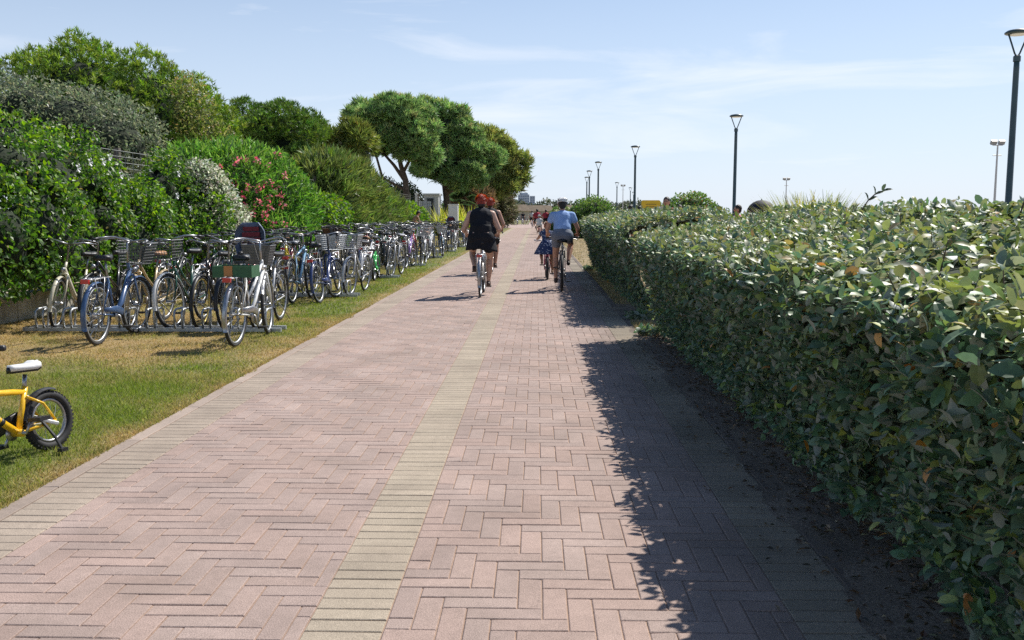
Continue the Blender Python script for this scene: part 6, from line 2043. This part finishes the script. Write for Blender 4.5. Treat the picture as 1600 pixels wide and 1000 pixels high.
# floodlight masts on the beach
M['mast'] = pmat('pale_mast', (0.50, 0.50, 0.50), 0.5, var=0.1)
def mast(loc, h, label):
    t = thing('floodlight_mast', label, 'floodlight', loc, group='floodlight masts on the beach')
    m = MB(); m.lathe((0, 0, 0), [(0.07, 0), (0.06, h * 0.5), (0.04, h)], 8)
    m.build('pole', M['mast'], t)
    m = MB(); m.tube([(-0.26, 0, h - 0.02), (0.26, 0, h - 0.02)], 0.03, 6); m.tube([(-0.22, 0, h - 0.55), (0.22, 0, h - 0.55)], 0.025, 6)
    m.build('crossbar', M['mast'], t)
    for x in (-0.2, 0.2):
        m = MB(); m.box((x, 0.02, h + 0.12), (0.30, 0.14, 0.22), rot=Matrix.Rotation(R(35), 3, 'X'))
        m.build('floodlight', M['grey'], t)
mast((23.93, 49.5, 0), 5.0, 'pale floodlight mast near the right edge of the photo')
mast((24.75, 93.5, 0), 4.8, 'smaller pale floodlight mast behind the tall grass clump')
mast((12.9, 140.0, 0), 5.6, 'thin far mast just left of the third lamp post')

# ================================================================== THINGS ALONG THE PROMENADE
M['yellow_board'] = pmat('yellow_board', (0.72, 0.47, 0.02), 0.5, var=0.08, scale=4)
bd = thing('notice_board', 'yellow notice board with rounded corners showing above the far hedge', 'sign', (5.0, 41.0, 0))
m = MB()
w, h, r = 0.41, 0.42, 0.07
pts = []
for cx, cz, a0 in ((w - r, h - r, 0), (-w + r, h - r, 90), (-w + r, -h + r, 180), (w - r, -h + r, 270)):
    for q in range(5):
        a = R(a0 + q * 22.5)
        pts.append((cx + r * math.cos(a), cz + r * math.sin(a)))
k = len(pts)
m.add([(x, -0.03, z + 1.6) for x, z in pts] + [(x, 0.03, z + 1.6) for x, z in pts], [tuple(range(k)), tuple(range(2 * k - 1, k - 1, -1))] + [(i, i + k, (i + 1) % k + k, (i + 1) % k) for i in range(k)])
m.build('board', M['yellow_board'], bd)
for x in (-0.3, 0.3):
    m = MB(); m.tube([(x, 0.06, 0), (x, 0.06, 1.9)], 0.03, 8)
    m.build('post', M['galv'], bd)
M['dim_print'] = pmat('dark_print', (0.36, 0.24, 0.03), 0.6, var=0.2)
for z, ww in ((1.84, 0.46), (1.74, 0.40)):
    m = MB(); m.box((0, -0.033, z), (ww, 0.004, 0.045))
    m.build('print_line', M['dim_print'], bd)
# black canopy (parasol) by the second lamp
M['black_cloth'] = pmat('black_canopy_cloth', (0.014, 0.014, 0.022), 0.7, var=0.3)
pc = thing('parasol', 'black domed canopy showing above the hedge by the second lamp post', 'parasol', (5.62, 23.5, 0))
m = MB()
vs, fs = [], []
for i in range(6):
    a = PI / 2 * i / 5
    for q in range(16):
        b = 2 * PI * q / 16
        sc = 1 + 0.03 * math.cos(8 * b) * (1 - i / 5)
        vs.append((0.36 * math.cos(a) * math.cos(b) * sc, 0.36 * math.cos(a) * math.sin(b) * sc, 1.44 + 0.32 * math.sin(a)))
for i in range(5):
    for q in range(16):
        fs.append((i * 16 + q, i * 16 + (q + 1) % 16, (i + 1) * 16 + (q + 1) % 16, (i + 1) * 16 + q))
m.add(vs, fs)
cn = m.build('canopy', M['black_cloth'], pc, True)
so = cn.modifiers.new('thickness', 'SOLIDIFY'); so.thickness = 0.012
m = MB(); m.tube([(0, 0, 0), (0, 0, 1.79)], 0.014, 8)
m.build('shaft', M['galv'], pc)
# white gatehouse and gate on the left boundary
gh = thing('gatehouse', 'small white gatehouse with dark narrow window behind the fence', 'building', (-6.85, 61.5, 0))
m = MB(); m.box((0, 0, 1.32), (0.95, 1.6, 2.64)); m.build('wall', M['mast'], gh)
m = MB(); m.box((0, 0, 2.70), (1.1, 1.8, 0.12)); m.build('roof', M['mast'], gh)
m = MB(); m.box((-0.05, -0.81, 1.6), (0.42, 0.05, 1.7)); wd = m.build('window', pmat('dark_glass', (0.03, 0.035, 0.045), 0.15, var=0.2), gh)
for x in (-0.28, 0.18):
    m = MB(); m.box((x, -0.825, 1.6), (0.05, 0.06, 1.8)); m.build('frame', M['grey'], wd)
gp = thing('gate_post', 'slim white gate post left of the gatehouse', 'post', (-7.62, 59.2, 0))
m = MB(); m.box((0, 0, 1.35), (0.16, 0.16, 2.7)); m.box((0, 0, 2.73), (0.20, 0.20, 0.06)); m.build('post_shaft', M['white_paint'], gp)
gt_ = thing('slat_gate', 'grey upright slat gate between white post and gatehouse', 'gate', (-7.45, 59.4, 0))
for q in range(7):
    m = MB(); m.box((0.10 * q, 0.12 * q, 1.15), (0.085, 0.04, 2.2)); m.build('slat', M['galv'], gt_)
for z in (0.3, 2.0):
    m = MB(); m.tube([(-0.05, 0.03, z), (0.68, 0.78, z)], 0.025, 6); m.build('gate_rail', M['galv'], gt_)
cb = thing('meter_cabinet', 'plain white cabinet in front of the yellow-green sword-leaved clump', 'cabinet', (-4.97, 55.8, 0))
m = MB(); m.box((0, 0, 0.98), (0.56, 0.45, 1.96)); m.build('cabinet_body', M['white_paint'], cb)
m = MB(); m.box((0, 0, 1.99), (0.62, 0.51, 0.06)); m.build('cabinet_cap', M['white_paint'], cb)
m = MB(); m.box((0, -0.232, 1.0), (0.44, 0.012, 1.6)); m.build('cabinet_door', M['white_paint'], cb)

# ---- far end: huts and hotel
M['thatch'] = pmat('brown_roof', (0.20, 0.15, 0.10), 0.9, var=0.25, scale=1.5, bump=0.5)
M['hut_wall'] = pmat('pale_hut_wall', (0.45, 0.40, 0.32), 0.85, var=0.12, scale=1)
for (x, y, w, lab) in ((-5.5, 235, 7, 'far low hut with brown pitched roof left of the paving'), (0.5, 255, 8, 'far low hut with brown roof straight ahead'), (8.5, 250, 6, 'far low hut right of the distant riders')):
    t = thing('beach_hut', lab, 'hut', (x, y, 0))
    m = MB(); m.box((0, 0, 1.2), (w, 4, 2.4)); m.build('wall', M['hut_wall'], t)
    m = MB()
    m.add([(-w / 2 - .5, -2.6, 2.3), (w / 2 + .5, -2.6, 2.3), (w / 2 + .5, 2.6, 2.3), (-w / 2 - .5, 2.6, 2.3), (-w / 2 + .6, 0, 3.9), (w / 2 - .6, 0, 3.9)], [(3, 2, 1, 0), (0, 1, 5, 4), (2, 3, 4, 5), (1, 2, 5), (3, 0, 4)])
    m.build('roof', M['thatch'], t)
    m = MB(); m.box((0, -2.03, 1.05), (1.0, 0.06, 2.1)); m.build('door', M['post'], t)
M['hotel'] = pmat('haze_tinted_render', (0.36, 0.42, 0.50), 0.8, var=0.06, scale=0.2)  # distance haze is put into the blue-grey wall and window colours
M['hotel_glass'] = pmat('haze_tinted_glass', (0.13, 0.18, 0.26), 0.25, var=0.2, scale=0.3)
ht = thing('hotel', 'distant haze-tinted blue-grey high-rise above the trees at the end of the path', 'building', (-14.0, 1250, 0))
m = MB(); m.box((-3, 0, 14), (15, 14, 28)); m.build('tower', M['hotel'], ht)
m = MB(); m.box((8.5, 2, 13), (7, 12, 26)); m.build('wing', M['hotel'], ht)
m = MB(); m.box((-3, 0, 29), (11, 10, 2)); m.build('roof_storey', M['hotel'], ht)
for fl in range(8):
    for c in range(5):
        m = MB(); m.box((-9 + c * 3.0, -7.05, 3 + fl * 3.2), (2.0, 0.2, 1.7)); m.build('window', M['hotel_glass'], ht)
    for c in range(2):
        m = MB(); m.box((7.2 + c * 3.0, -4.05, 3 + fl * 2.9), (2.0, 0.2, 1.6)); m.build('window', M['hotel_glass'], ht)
# bikes and people at the far crossing
for q, (x, y, tint) in enumerate(((-2.6, 128, 'black'), (-2.0, 129, 'silver'), (-1.5, 128, 'dark_red'), (-3.2, 129.5, 'dark_grey'))):
    bike('city', tint.replace('_', ' ') + ' bike parked at the far crossing beside the lawn edge', (x, y, 0), R(180 + 10 * q), tint, 0, 'bikes at the far crossing')
standing('p', 'far person in dark clothes standing by the bikes at the crossing', (-1.9, 131.5, 0), R(0), 1.05, 'skin', 'dark_hair', 'navy', 'navy', voxel=0.025)

# ---- fuse the figures: evaluate all modifiers once
dg = bpy.context.evaluated_depsgraph_get()
new = []
for o in REMESH:
    me = bpy.data.meshes.new_from_object(o.evaluated_get(dg), preserve_all_data_layers=False, depsgraph=dg)
    new.append((o, me))
for o, me in new:
    old = o.data
    mats = [m_ for m_ in old.materials]
    o.modifiers.clear()
    o.data = me
    if len(me.materials) == 0 and mats:
        me.materials.append(mats[0])
    me.polygons.foreach_set('use_smooth', np.ones(len(me.polygons), dtype=bool))
    bpy.data.meshes.remove(old)
